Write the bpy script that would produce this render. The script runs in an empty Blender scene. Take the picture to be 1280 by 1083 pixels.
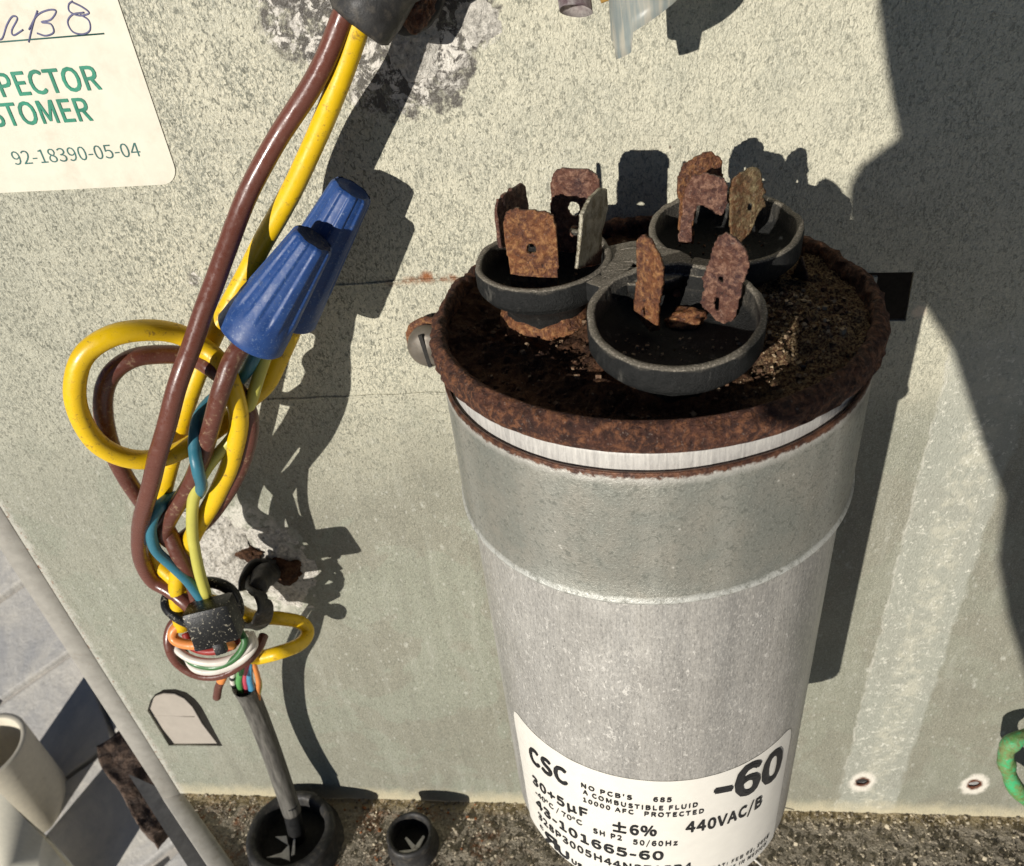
import bpy, bmesh, math, random
from mathutils import Vector, Matrix, noise
random.seed(7)
SC = bpy.context.scene
COL = SC.collection
PI = math.pi

# ------------------------------------------------------------------ camera (1 unit = 1 cm)
CAM = Vector((-0.49223, -11.01845, 5.54002))
RX = Vector((0.9897874, 0.0922900, -0.1086440))     # camera right
FW = Vector((-0.1396373, 0.7810228, -0.6086911))    # camera forward
UP = Vector((0.0286773, 0.6176455, 0.7859336))      # camera up
F, CX, CY = 1043.326, 626.872, 582.269
cd = bpy.data.cameras.new('camera'); cam = bpy.data.objects.new('camera', cd); COL.objects.link(cam)
cam.matrix_world = Matrix(((RX.x, UP.x, -FW.x, CAM.x), (RX.y, UP.y, -FW.y, CAM.y), (RX.z, UP.z, -FW.z, CAM.z), (0, 0, 0, 1)))
cd.sensor_width = 36; cd.sensor_fit = 'HORIZONTAL'; cd.lens = F / 1280 * 36
cd.shift_x = (640 - CX) / 1280; cd.shift_y = (CY - 541.5) / 1280
cd.clip_start = 0.5; cd.clip_end = 5000
cd.dof.use_dof = True; cd.dof.focus_distance = 13.0; cd.dof.aperture_fstop = .65
SC.camera = cam
# ------------------------------------------------------------------ light
ELEV, AZ = math.radians(12), math.radians(26.3)
LD = Vector((math.sin(AZ) * math.cos(ELEV), math.cos(AZ) * math.cos(ELEV), -math.sin(ELEV)))   # way the sunlight travels
W = bpy.data.worlds.new('World'); SC.world = W; W.use_nodes = True
wn = W.node_tree.nodes; wl = W.node_tree.links; wn.clear()
sky = wn.new('ShaderNodeTexSky'); sky.sky_type = 'NISHITA'; sky.sun_disc = False
sky.sun_elevation = ELEV; sky.sun_rotation = PI + AZ
sky.altitude = 7000; sky.dust_density = .1; sky.ozone_density = 3
bg = wn.new('ShaderNodeBackground'); bg.inputs['Strength'].default_value = 0.05
wo = wn.new('ShaderNodeOutputWorld'); wl.new(sky.outputs[0], bg.inputs[0]); wl.new(bg.outputs[0], wo.inputs[0])
sl = bpy.data.lights.new('sun', 'SUN'); sl.energy = 5.0; sl.angle = math.radians(0.5); sl.color = (1.0, 0.955, 0.88)
sun = bpy.data.objects.new('sun', sl); COL.objects.link(sun)
sun.rotation_euler = LD.to_track_quat('-Z', 'Y').to_euler(); sun.location = -LD * 200
SC.view_settings.view_transform = 'Standard'; SC.view_settings.look = 'None'; SC.view_settings.gamma = 1
SC.view_settings.exposure = 0.0

# ------------------------------------------------------------------ measuring helpers
PY = 3.3; LEDGE = -19.4; EX = -15.72
def ray(px, py): return (RX * ((px - CX) / F) + FW - UP * ((py - CY) / F))
def at(px, py, y):
    d = ray(px, py); return CAM + d * ((y - CAM.y) / d.y)
def atz(px, py, z):
    d = ray(px, py); return CAM + d * ((z - CAM.z) / d.z)
def on_plane(px, py, o, n):
    d = ray(px, py); return CAM + d * ((o - CAM).dot(n) / d.dot(n))

# ------------------------------------------------------------------ object helpers
def tag(o, label=None, cat=None, group=None, kind=None):
    if label: o['label'] = label
    if cat: o['category'] = cat
    if group: o['group'] = group
    if kind: o['kind'] = kind
    return o
def thing(name, label, cat, loc, group=None):
    o = bpy.data.objects.new(name, None); COL.objects.link(o); o.location = Vector(loc); o.empty_display_size = .3
    return tag(o, label, cat, group)
WPOS = {}
def wpos(o):
    p = Vector((0, 0, 0))
    while o is not None: p = p + o.location; o = o.parent
    return p
def obj(name, bm, m, parent=None, smooth=True, loc=None):
    """links bm (world coordinates) as one mesh object, its origin at loc (top level) or at its parent"""
    base = wpos(parent) if parent is not None else Vector(loc or (0, 0, 0))
    if loc is None and parent is None and len(bm.verts):
        lo = [min(v.co[i] for v in bm.verts) for i in range(3)]; hi = [max(v.co[i] for v in bm.verts) for i in range(3)]
        base = Vector(((lo[0] + hi[0]) / 2, (lo[1] + hi[1]) / 2, lo[2]))
    me = bpy.data.meshes.new(name)
    # keep the rest coordinates so that procedural grain stays in world scale
    bmesh.ops.translate(bm, verts=bm.verts, vec=-base)
    bm.to_mesh(me); bm.free()
    if smooth:
        for pl in me.polygons: pl.use_smooth = True
    o = bpy.data.objects.new(name, me); COL.objects.link(o)
    if parent is not None: o.parent = parent
    else: o.location = base
    if m is not None: me.materials.append(m)
    return o
def sharp(o, deg=35):
    me = o.data; bm = bmesh.new(); bm.from_mesh(me)
    for e in bm.edges:
        if len(e.link_faces) == 2 and e.calc_face_angle(0) > math.radians(deg): e.smooth = False
    bm.to_mesh(me); bm.free(); return o
def nz(p, s, seed=0.0): return noise.noise(Vector((p[0] * s + seed, p[1] * s - seed * .7, p[2] * s + seed * 1.3)))
def fbm(p, s, seed=0.0, o=4):
    v = 0; a = 1
    for i in range(o): v += a * nz(p, s * 2 ** i, seed + i * 3.1); a *= .5
    return v
def box(bm, c, size, rot=None, bev=0.0):
    r = bmesh.ops.create_cube(bm, size=1.0)
    vs = r['verts']; M = Matrix.Diagonal((*size, 1.0))
    if rot is not None: M = rot.to_4x4() @ M
    bmesh.ops.transform(bm, matrix=Matrix.Translation(Vector(c)) @ M, verts=vs)
    if bev:
        es = list({e for v in vs for e in v.link_edges})
        bmesh.ops.bevel(bm, geom=es, offset=bev, segments=2, affect='EDGES', profile=.6)
    return bm
def spline(pts, n=8):
    """Catmull-Rom through pts (tuples of any length)"""
    P = [Vector(p) for p in pts]; out = []
    for i in range(len(P) - 1):
        a = P[i - 1] if i else P[0] * 2 - P[1]; b = P[i]; c = P[i + 1]; d = P[i + 2] if i + 2 < len(P) else P[-1] * 2 - P[-2]
        for k in range(n):
            t = k / n
            out.append(.5 * ((2 * b) + (c - a) * t + (2 * a - 5 * b + 4 * c - d) * t * t + (3 * b - a - 3 * c + d) * t ** 3))
    out.append(P[-1]); return out
def tube(bm, pts, r, seg=14, cap=True, rough=0.0, seed=0.0):
    pts = [Vector(p) for p in pts]; n = len(pts)
    rr = r if callable(r) else (lambda t: r)
    uvl = bm.loops.layers.uv.verify()
    T = [(pts[min(i + 1, n - 1)] - pts[max(i - 1, 0)]).normalized() for i in range(n)]
    N = T[0].orthogonal().normalized(); rings = []; L = 0.0; Ls = []
    for i in range(n):
        if i: L += (pts[i] - pts[i - 1]).length
        Ls.append(L)
        N = (N - T[i] * N.dot(T[i])).normalized(); B = T[i].cross(N); rad = rr(i / (n - 1)); ring = []
        for k in range(seg):
            a = 2 * PI * k / seg; q = N * math.cos(a) + B * math.sin(a); w = rad
            if rough: w *= 1 + rough * fbm(pts[i] + q * rad, 3.0, seed, 3)
            ring.append(bm.verts.new(pts[i] + q * w))
        rings.append(ring)
    for i in range(n - 1):
        for k in range(seg):
            k2 = (k + 1) % seg
            f = bm.faces.new((rings[i][k], rings[i][k2], rings[i + 1][k2], rings[i + 1][k]))
            for lp, (u, v) in zip(f.loops, ((Ls[i], k), (Ls[i], k + 1), (Ls[i + 1], k + 1), (Ls[i + 1], k))): lp[uvl].uv = (u, v / seg)
    if cap:
        bm.faces.new(list(reversed(rings[0]))); bm.faces.new(rings[-1])
    return bm
def lathe(bm, prof, c=(0, 0, 0), seg=96, axis=None, closed=False, a0=0, a1=2 * PI, fn=None):
    """profile [(r, z)] turned about c; axis: direction of z"""
    M = Matrix.Identity(3)
    if axis is not None: M = Vector((0, 0, 1)).rotation_difference(Vector(axis).normalized()).to_matrix()
    full = abs(a1 - a0 - 2 * PI) < 1e-6; ns = seg if full else seg + 1; rings = []
    for (r, z) in prof:
        ring = []
        for k in range(ns):
            a = a0 + (a1 - a0) * k / seg
            v = Vector((r * math.cos(a), r * math.sin(a), z))
            if fn: v = fn(v, a)
            ring.append(bm.verts.new(M @ v + Vector(c)))
        rings.append(ring)
    m = len(prof)
    for i in range(m if closed else m - 1):
        A, B = rings[i], rings[(i + 1) % m]
        for k in range(seg):
            k2 = (k + 1) % ns
            try: bm.faces.new((A[k], A[k2], B[k2], B[k]))
            except ValueError: pass
    return bm
def fill_plate(outline, holes, thick, to3d, res=None):
    """2-D outline with holes, extruded; to3d(u, v, w) -> world"""
    cu = bpy.data.curves.new('tmp', 'CURVE'); cu.dimensions = '2D'; cu.fill_mode = 'BOTH'; cu.extrude = thick / 2
    for pl in [outline] + list(holes):
        s = cu.splines.new('POLY'); s.points.add(len(pl) - 1); s.use_cyclic_u = True
        for q, (u, v) in zip(s.points, pl): q.co = (u, v, 0, 1)
    o = bpy.data.objects.new('tmp', cu); COL.objects.link(o)
    me = bpy.data.meshes.new_from_object(o.evaluated_get(bpy.context.evaluated_depsgraph_get()))
    bpy.data.objects.remove(o); bpy.data.curves.remove(cu)
    bm = bmesh.new(); bm.from_mesh(me); bpy.data.meshes.remove(me)
    bmesh.ops.remove_doubles(bm, verts=bm.verts, dist=1e-5)
    for v in bm.verts: v.co = to3d(*v.co)
    bmesh.ops.recalc_face_normals(bm, faces=bm.faces)
    return bm
def in_poly(u, v, poly):
    c = False; j = len(poly) - 1
    for i in range(len(poly)):
        (x1, y1), (x2, y2) = poly[i], poly[j]
        if (y1 > v) != (y2 > v) and u < (x2 - x1) * (v - y1) / (y2 - y1) + x1: c = not c
        j = i
    return c
def rust_plate(poly, holes, O, U, V, thick=.08, cell=.03, amp=.03, seed=0., bend=None):
    """corroded plate: cells inside the outline (u along U, v along V from O), thickened and pitted"""
    Nn = U.cross(V).normalized()
    u0 = min(p[0] for p in poly); u1 = max(p[0] for p in poly); v0 = min(p[1] for p in poly); v1 = max(p[1] for p in poly)
    bm = bmesh.new(); grid = {}
    nu = int((u1 - u0) / cell) + 1; nv = int((v1 - v0) / cell) + 1
    def gv(i, j):
        if (i, j) not in grid: grid[(i, j)] = bm.verts.new((u0 + i * cell, v0 + j * cell, 0))
        return grid[(i, j)]
    for i in range(nu):
        for j in range(nv):
            cu, cv = u0 + (i + .5) * cell, v0 + (j + .5) * cell
            w = .008 * nz((cu, cv, seed), 9, seed)
            if in_poly(cu + w, cv + w, poly) and not any(in_poly(cu + w, cv, h) for h in holes):
                bm.faces.new((gv(i, j), gv(i + 1, j), gv(i + 1, j + 1), gv(i, j + 1)))
    for _ in range(2):
        bd = [v for v in bm.verts if v.is_boundary]
        bmesh.ops.smooth_vert(bm, verts=bd, factor=.5, use_axis_x=True, use_axis_y=True, use_axis_z=False)
    for f in bm.faces:
        f.normal_update()
    bmesh.ops.solidify(bm, geom=bm.faces[:], thickness=thick)
    bmesh.ops.recalc_face_normals(bm, faces=bm.faces)
    for v in bm.verts:
        u, w, t = v.co
        P = O + U * u + V * w + Nn * t
        if bend: P = bend(P, u, w, Nn)
        v.co = P
    bm.normal_update()
    for v in bm.verts: v.co = v.co + v.normal * amp * (fbm(v.co, 4, seed, 4))
    return bm

ICO = None
def scatter(name, items, m, parent=None, loc=None):
    """items: (x, y, z, size, kind); many little stones in one mesh"""
    rnd = random.Random(11); V = []; Fc = []
    cube = ([(-1, -1, -1), (1, -1, -1), (1, 1, -1), (-1, 1, -1), (-.8, -.7, 1), (.7, -.8, 1), (.8, .7, 1), (-.7, .8, 1)], [(0, 3, 2, 1), (4, 5, 6, 7), (0, 1, 5, 4), (1, 2, 6, 5), (2, 3, 7, 6), (3, 0, 4, 7)])
    octa = ([(1, 0, 0), (-1, .1, 0), (0, 1, .1), (.1, -1, 0), (0, 0, 1), (0, .1, -1)], [(0, 2, 4), (2, 1, 4), (1, 3, 4), (3, 0, 4), (2, 0, 5), (1, 2, 5), (3, 1, 5), (0, 3, 5)])
    base = wpos(parent) if parent is not None else Vector(loc)
    for x, y, z, sz, k in items:
        vs, fs = cube if k else octa; M = Matrix.Rotation(rnd.random() * 6.3, 3, 'Z') @ Matrix.Rotation(rnd.random() * 6.3, 3, 'X') @ Matrix.Diagonal((1, .55 + rnd.random() * .6, .45 + .5 * rnd.random()))
        b = len(V); V += [M @ Vector(v) * sz + Vector((x, y, z)) - base for v in vs]; Fc += [tuple(i + b for i in f) for f in fs]
    me = bpy.data.meshes.new(name); me.from_pydata(V, [], Fc); me.update(); o = bpy.data.objects.new(name, me); COL.objects.link(o); me.materials.append(m)
    if parent is not None: o.parent = parent
    else: o.location = base
    o['kind'] = 'stuff'; return o
def ribbon(bm, pts, wd, w, t):
    """flat strip along pts, w wide along wd, t thick"""
    pts = [Vector(p) for p in pts]; n = len(pts); wd = Vector(wd).normalized(); rings = []
    for i in range(n):
        T = (pts[min(i + 1, n - 1)] - pts[max(i - 1, 0)]).normalized(); W_ = (wd - T * wd.dot(T)).normalized(); N = T.cross(W_)
        rings.append([bm.verts.new(pts[i] + W_ * (a * w / 2) + N * (b * t / 2)) for a, b in ((-1, -.6), (-.9, -1), (.9, -1), (1, -.6), (1, .6), (.9, 1), (-.9, 1), (-1, .6))])
    for i in range(n - 1):
        for k in range(8): bm.faces.new((rings[i][k], rings[i][(k + 1) % 8], rings[i + 1][(k + 1) % 8], rings[i + 1][k]))
    bm.faces.new(list(reversed(rings[0]))); bm.faces.new(rings[-1]); bmesh.ops.recalc_face_normals(bm, faces=bm.faces); return bm

# ------------------------------------------------------------------ material helper
def srgb(h):
    c = [int(h[i:i + 2], 16) / 255 for i in (0, 2, 4)]
    return tuple(x / 12.92 if x <= .04045 else ((x + .055) / 1.055) ** 2.4 for x in c) + (1,)
class Mat:
    def __init__(s, name, rough=.6, metal=0., spec=.5):
        s.m = bpy.data.materials.new(name); s.m.use_nodes = True; s.n = s.m.node_tree.nodes; s.l = s.m.node_tree.links
        s.b = s.n['Principled BSDF']; s.b.inputs['Roughness'].default_value = rough; s.b.inputs['Metallic'].default_value = metal
        s.b.inputs['Specular IOR Level'].default_value = spec
        g = s.n.new('ShaderNodeNewGeometry'); s.pos = g.outputs['Position']; s.nor = g.outputs['Normal']
        s.tc = s.n.new('ShaderNodeTexCoord'); s.xyz = s.tc.outputs['Object']; s.uv = s.tc.outputs['UV']
        s.nrm = None
    def vec(s, v, sc=(1, 1, 1), rot=(0, 0, 0), loc=(0, 0, 0)):
        m = s.n.new('ShaderNodeMapping'); m.inputs['Scale'].default_value = sc; m.inputs['Rotation'].default_value = rot; m.inputs['Location'].default_value = loc
        s.l.new(v, m.inputs['Vector']); return m.outputs[0]
    def noise(s, scale, detail=4, rough=.55, dist=0., v=None):
        t = s.n.new('ShaderNodeTexNoise'); t.inputs['Scale'].default_value = scale; t.inputs['Detail'].default_value = detail
        t.inputs['Roughness'].default_value = rough; t.inputs['Distortion'].default_value = dist
        s.l.new(v or s.xyz, t.inputs['Vector']); return t.outputs['Fac']
    def vor(s, scale, v=None, feature='F1', out='Distance', rnd=1.):
        t = s.n.new('ShaderNodeTexVoronoi'); t.inputs['Scale'].default_value = scale; t.feature = feature
        t.inputs['Randomness'].default_value = rnd; s.l.new(v or s.xyz, t.inputs['Vector']); return t.outputs[out]
    def map(s, x, a, b, c=0., d=1., smooth=False):
        t = s.n.new('ShaderNodeMapRange'); t.clamp = True
        if smooth: t.interpolation_type = 'SMOOTHSTEP'
        for k, v in zip(('From Min', 'From Max', 'To Min', 'To Max'), (a, b, c, d)): t.inputs[k].default_value = v
        s.l.new(x, t.inputs['Value']); return t.outputs[0]
    def math(s, op, a, b=None):
        t = s.n.new('ShaderNodeMath'); t.operation = op
        for i, x in enumerate((a, b)):
            if x is None: continue
            if isinstance(x, (int, float)): t.inputs[i].default_value = x
            else: s.l.new(x, t.inputs[i])
        return t.outputs[0]
    def mul(s, *xs):
        r = xs[0]
        for x in xs[1:]: r = s.math('MULTIPLY', r, x)
        return r
    def sep(s, v):
        t = s.n.new('ShaderNodeSeparateXYZ'); s.l.new(v, t.inputs[0]); return t.outputs
    def mix(s, fac, a, b):
        t = s.n.new('ShaderNodeMix'); t.data_type = 'RGBA'
        if isinstance(fac, (int, float)): t.inputs[0].default_value = fac
        else: s.l.new(fac, t.inputs[0])
        for i, x in ((6, a), (7, b)):
            if isinstance(x, tuple): t.inputs[i].default_value = x
            else: s.l.new(x, t.inputs[i])
        return t.outputs[2]
    def bump(s, h, strength=.5, dist=.05):
        t = s.n.new('ShaderNodeBump'); t.inputs['Strength'].default_value = strength; t.inputs['Distance'].default_value = dist
        s.l.new(h, t.inputs['Height'])
        if s.nrm is not None: s.l.new(s.nrm, t.inputs['Normal'])
        s.nrm = t.outputs[0]; return s
    def radial(s, c, r0, r1, wob=0., ws=3., sc=(1, 1, 1)):
        """1 near world point c, 0 beyond r1, with a wobbling edge"""
        v = s.n.new('ShaderNodeVectorMath'); v.operation = 'SUBTRACT'; s.l.new(s.pos, v.inputs[0]); v.inputs[1].default_value = c
        w = s.n.new('ShaderNodeVectorMath'); w.operation = 'MULTIPLY'; s.l.new(v.outputs[0], w.inputs[0]); w.inputs[1].default_value = sc
        ln = s.n.new('ShaderNodeVectorMath'); ln.operation = 'LENGTH'; s.l.new(w.outputs[0], ln.inputs[0]); d = ln.outputs['Value']
        if wob:
            nn = s.noise(ws, 5, .65, 0, s.pos); d = s.math('ADD', d, s.math('MULTIPLY', s.math('SUBTRACT', nn, .5), wob))
        return s.map(d, r0, r1, 1, 0)
    def done(s, col, rough=None, metal=None):
        if isinstance(col, tuple): s.b.inputs['Base Color'].default_value = col
        else: s.l.new(col, s.b.inputs['Base Color'])
        if rough is not None: s.l.new(rough, s.b.inputs['Roughness'])
        if metal is not None: s.l.new(metal, s.b.inputs['Metallic'])
        if s.nrm is not None: s.l.new(s.nrm, s.b.inputs['Normal'])
        return s.m
def c3(r, g, b): return (r, g, b, 1)

GLAND = at(478, 8, PY); MOUNT = at(318, 705, PY)
def make_panel_mat():
    s = Mat('galvanised_sheet', .55, .0, .4); X, Y, Z = s.sep(s.pos)
    P = s.pos
    cloud = s.noise(.55, 4, .6, .3, P); cloud2 = s.noise(1.6, 5, .65, .2, P)
    # the lower and left part of the sheet carries a greyer film of oxide
    zz = s.math('ADD', Z, s.math('MULTIPLY', s.math('SUBTRACT', cloud, .5), 3.5))
    low = s.map(zz, -7.0, -2.6, 1, 0, True)
    left = s.map(s.math('ADD', X, s.math('MULTIPLY', s.math('SUBTRACT', cloud, .5), 5)), -13.5, -7.5, 1, 0, True)
    base = s.mix(low, c3(.60, .568, .435), c3(.25, .24, .188))
    base = s.mix(s.mul(left, .6), base, c3(.36, .362, .29))
    wm = s.mul(s.map(s.noise(.42, 6, .62, .8, P), .49, .52), s.map(low, .2, .9)); base = s.mix(s.mul(wm, .8), base, c3(.285, .30, .235))
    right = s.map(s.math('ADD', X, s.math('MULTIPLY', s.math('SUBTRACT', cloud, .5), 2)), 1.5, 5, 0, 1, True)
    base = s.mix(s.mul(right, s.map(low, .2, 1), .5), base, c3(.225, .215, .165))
    base = s.mix(s.mul(s.map(cloud2, .45, .72, 0, .4), s.map(low, 0, 1, 1, .5)), base, c3(.36, .36, .285))
    # spangle flecks
    fl = s.noise(11.5, 3, .6, 1.1, s.vec(P, (1.25, 1, .8), (0, .5, 0)))
    fleck = s.map(fl, .54, .62)
    fine = s.noise(34, 2, .5, .4, P)
    fl2 = s.mul(fleck, s.map(low, 0, 1, 1, .6))
    mot = s.noise(17, 3, .6, .9, s.vec(P, (1.3, 1, .75), (0, -.45, 0), (5, 0, 2)))
    dens = s.math('MULTIPLY', s.map(s.noise(.9, 4, .65, .4, s.vec(P, loc=(3, 0, 7))), .34, .66, .25, 1.25), s.map(X, -8, 0, 1.0, .55))
    base = s.mix(s.mul(s.map(mot, .44, .58, 0, 1.0), s.map(low, 0, 1, 1, .75), dens), base, c3(.245, .245, .19))
    base = s.mix(s.mul(fl2, s.map(X, -6, 1, .85, .5)), base, c3(.11, .112, .085))
    base = s.mix(s.map(fine, .5, .75, 0, .45), base, c3(.66, .62, .49))
    base = s.mix(s.map(fine, .30, .46, .45, 0), base, c3(.22, .215, .165))
    # pale mineral spots on the lower part
    sp = s.vor(2.4, s.vec(P, (1, 1, .55))); spn = s.noise(3.5, 5, .7, 0, P)
    spots = s.mul(s.map(sp, .06, .2, 1, 0), s.map(spn, .48, .66), low)
    base = s.mix(s.mul(spots, .75), base, c3(.62, .61, .53))
    sp2 = s.vor(6.5, s.vec(P, (1, 1, .5))); base = s.mix(s.mul(s.map(sp2, .10, .24, .6, 0), s.map(spn, .42, .6), low), base, c3(.56, .55, .48))
    vs = s.noise(2.4, 5, .65, .3, s.vec(P, (1, 1, .12))); base = s.mix(s.mul(s.map(vs, .52, .7, 0, .4), low), base, c3(.20, .195, .155)); base = s.mix(s.mul(s.map(vs, .30, .46, .4, 0), low), base, c3(.40, .395, .33))
    dots = s.vor(1.1, s.vec(P, (1, 1, .7), loc=(.3, 0, .8))); base = s.mix(s.mul(s.map(dots, .020, .036, .85, 0), s.map(s.noise(.9, 2, .5, 0, P), .45, .5)), base, c3(.09, .055, .035))
    scr = s.noise(7, 3, .5, 2.2, s.vec(P, (.35, 1, 1.6), (0, .4, 0))); base = s.mix(s.mul(s.map(s.math('ABSOLUTE', s.math('SUBTRACT', scr, .5)), .0, .012, .5, 0), s.map(s.noise(.8, 3, .6, 0, P), .55, .62)), base, c3(.62, .61, .53))
    # run-off streak under the slot
    xx = s.math('ADD', X, s.math('MULTIPLY', s.math('SUBTRACT', s.noise(1.2, 3, .6, 0, P), .5), .35))
    st = s.mul(s.map(xx, 5.70, 5.78), s.map(xx, 7.32, 7.42, 1, 0), s.map(Z, -3.2, -2.4, 1, 0))
    base = s.mix(s.mul(st, .55), base, c3(.42, .425, .365))
    st2 = s.mul(s.map(xx, 6.2, 6.35), s.map(xx, 6.95, 7.15, 1, 0), s.map(s.noise(2.6, 6, .75, .6, P), .44, .60), s.map(Z, -3.2, -2.4, 1, 0))
    base = s.mix(s.mul(st2, .75), base, c3(.52, .50, .40)); base = s.mix(s.mul(st, s.map(s.noise(6, 5, .75, .5, P), .56, .66), .5), base, c3(.20, .20, .16)); base = s.mix(s.mul(st, s.map(s.noise(8, 5, .75, .5, s.vec(P, loc=(4, 2, 1))), .56, .63), .8), base, c3(.70, .68, .58))
    edge = s.mul(s.map(s.math('ABSOLUTE', s.math('SUBTRACT', xx, 5.72)), .0, .05, 1, 0), s.map(spn, .4, .6), s.map(Z, -3.4, -3, 1, 0))
    base = s.mix(s.mul(edge, .7), base, c3(.62, .60, .52))
    # crusts: dark ring with white salts round the gland and the tie mount
    for c, r, w in ((at(372, 15, PY), .75, 1.0), (at(243, 350, PY), .14, .4), (GLAND, 1.75, 1.9), (at(512, 76, PY), .5, .7), (at(545, 20, PY), 1.0, 1.1)):
        dk = s.radial(c, r - .12, r, w, 1.7); base = s.mix(s.mul(dk, s.map(s.noise(5, 5, .7, 0, P), .33, .50), .95), base, c3(.085, .076, .065))
        base = s.mix(s.mul(s.radial(c, r * .75, r * .95, w, 1.9), s.map(s.noise(4.2, 6, .75, .5, P), .50, .57)), base, c3(.66, .62, .55))
    wt = s.radial(at(518, 62, PY), .22, .34, .35, 3); base = s.mix(wt, base, c3(.80, .74, .62))
    sz = (1, 1, .62)
    base = s.mix(s.mul(s.radial(MOUNT, 1.0, 1.5, 1.4, 1.6, sz), s.map(s.noise(3.3, 6, .75, .5, P), .42, .55), .9), base, c3(.66, .63, .55))
    base = s.mix(s.mul(s.radial(MOUNT, .45, .9, 1.2, 2.2, sz), s.map(s.noise(5, 5, .7, 0, P), .42, .55), .85), base, c3(.12, .10, .085))
    # rust: crease, slot and screw holes
    ru = s.mul(s.map(s.math('ABSOLUTE', s.math('SUBTRACT', Z, -1.13)), .02, .12, 1, 0), s.map(X, -5.2, -4.2), s.map(X, -3.2, -2.8, 1, 0), s.map(s.noise(4, 5, .7, 0, P), .42, .58))
    base = s.mix(s.mul(ru, .9), base, c3(.22, .085, .03))
    base = s.mix(s.radial(at(533, 345, PY), .05, .16, .22, 5), base, c3(.27, .10, .035))
    for q in ((1078, 978), (1218, 981)):
        c = at(*q, PY); base = s.mix(s.radial(c, .3, .42, .25, 4, (1, 1, .7)), base, c3(.75, .70, .60)); base = s.mix(s.radial(c, .17, .24, .18, 6, (1, 1, .8)), base, c3(.13, .045, .022))
    base = s.mix(s.mul(s.radial(at(1150, 390, PY), .08, .16, .2, 6), .9), base, c3(.78, .66, .5))
    # grime line where the sheet meets the ledge
    gr = s.map(s.math('ADD', Z, s.math('MULTIPLY', s.math('SUBTRACT', s.noise(2.5, 6, .7, 0, P), .5), 1.0)), LEDGE + .12, LEDGE + .75, 1, 0)
    base = s.mix(s.mul(gr, .75), base, c3(.60, .53, .36))
    # dirt along the left edge
    le = s.map(s.math('ADD', X, s.math('MULTIPLY', s.math('SUBTRACT', s.noise(2.2, 6, .75, 0, P), .5), .7)), EX + .12, EX + .32, 1, 0)
    base = s.mix(s.mul(le, .6), base, c3(.62, .60, .53))
    base = s.mix(s.mul(le, s.map(s.noise(7, 5, .7, 0, P), .55, .63)), base, c3(.22, .10, .05))
    s.bump(fl, .45, .05); s.bump(mot, .55, .04); s.bump(fine, .5, .025); s.bump(cloud2, .15, .1)
    rg = s.map(fl, .4, .7, .42, .62)
    return s.done(base, rg)
M_panel = make_panel_mat()

def simple(name, col, rough=.6, metal=0., spec=.5, var=.25, dirt=None, dscale=6, dlo=.52, dhi=.66, bscale=40, bstr=.2, bd=.01, damt=.8):
    s = Mat(name, rough, metal, spec)
    n = s.noise(3.1, 5, .6, 0, s.pos)
    dark = tuple(x * (1 - var) for x in col[:3]) + (1,); lite = tuple(min(1, x * (1 + var)) for x in col[:3]) + (1,)
    c = s.mix(s.map(n, .32, .68), dark, lite)
    if dirt:
        d = s.noise(dscale, 6, .7, .2, s.pos); m = s.map(d, dlo, dhi, 0, damt); c = s.mix(m, c, dirt)
    s.bump(s.noise(bscale, 3, .6, 0, s.pos), bstr, bd)
    return s.done(c, s.map(s.noise(9, 4, .6, 0, s.pos), .3, .7, max(.05, rough - .12), min(1, rough + .15)))

def rust(name, a, b, c, d, sc=7., bs=1., bd=.05, rough=.8):
    s = Mat(name, rough, 0, .35); P = s.pos
    n1 = s.noise(sc * .45, 6, .68, .4, P); n2 = s.noise(sc * 1.9, 6, .72, .3, P); v = s.vor(sc * 2.2, P); n3 = s.noise(sc * 5, 3, .6, 0, P)
    col = s.mix(s.map(n1, .36, .62), a, b); col = s.mix(s.map(n2, .48, .62), col, c); col = s.mix(s.map(n2, .32, .44, .9, 0), col, d)
    col = s.mix(s.map(n3, .62, .74, 0, .5), col, c3(.42, .33, .27))  # pale flakes that also paint a fine sparkle into the rust
    s.bump(n1, .5 * bs, bd * 2); s.bump(n2, .9 * bs, bd); s.bump(v, .35 * bs, bd * .6); s.bump(n3, .4 * bs, bd * .3)
    return s.done(col, s.map(n2, .3, .7, rough + .12, rough - .25))
M_rim = rust('rim_rust', c3(.095, .036, .021), c3(.042, .018, .013), c3(.21, .085, .038), c3(.022, .011, .009), 5, 1.3, .06)
M_blade = rust('blade_rust', c3(.10, .042, .030), c3(.21, .078, .030), c3(.38, .185, .075), c3(.026, .014, .013), 6, 1.2, .06, .55)
M_blade2 = rust('blade_rust_purple', c3(.085, .042, .037), c3(.14, .058, .036), c3(.30, .165, .11), c3(.026, .014, .014), 6, 1.2, .06, .52)
M_olive = rust('blade_rust_olive', c3(.15, .115, .058), c3(.17, .075, .03), c3(.30, .23, .12), c3(.045, .03, .018), 6, 1.2, .06, .5)
def silver_mat():
    s = Mat('bare_blade', .4, .35, .5); P = s.pos; X, Y, Z = s.sep(P); n = s.noise(6, 6, .7, .3, P)
    z = s.math('ADD', Z, s.mul(s.math('SUBTRACT', n, .5), .5)); f = s.map(z, .50, .58)
    col = s.mix(f, s.mix(s.map(n, .4, .6), c3(.055, .025, .018), c3(.15, .055, .028)), s.mix(s.map(n, .38, .62), c3(.20, .165, .10), c3(.52, .48, .37)))
    s.bump(n, .7, .05); s.bump(s.noise(24, 4, .7, 0, P), .5, .02); return s.done(col)
M_silver = silver_mat()
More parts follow.
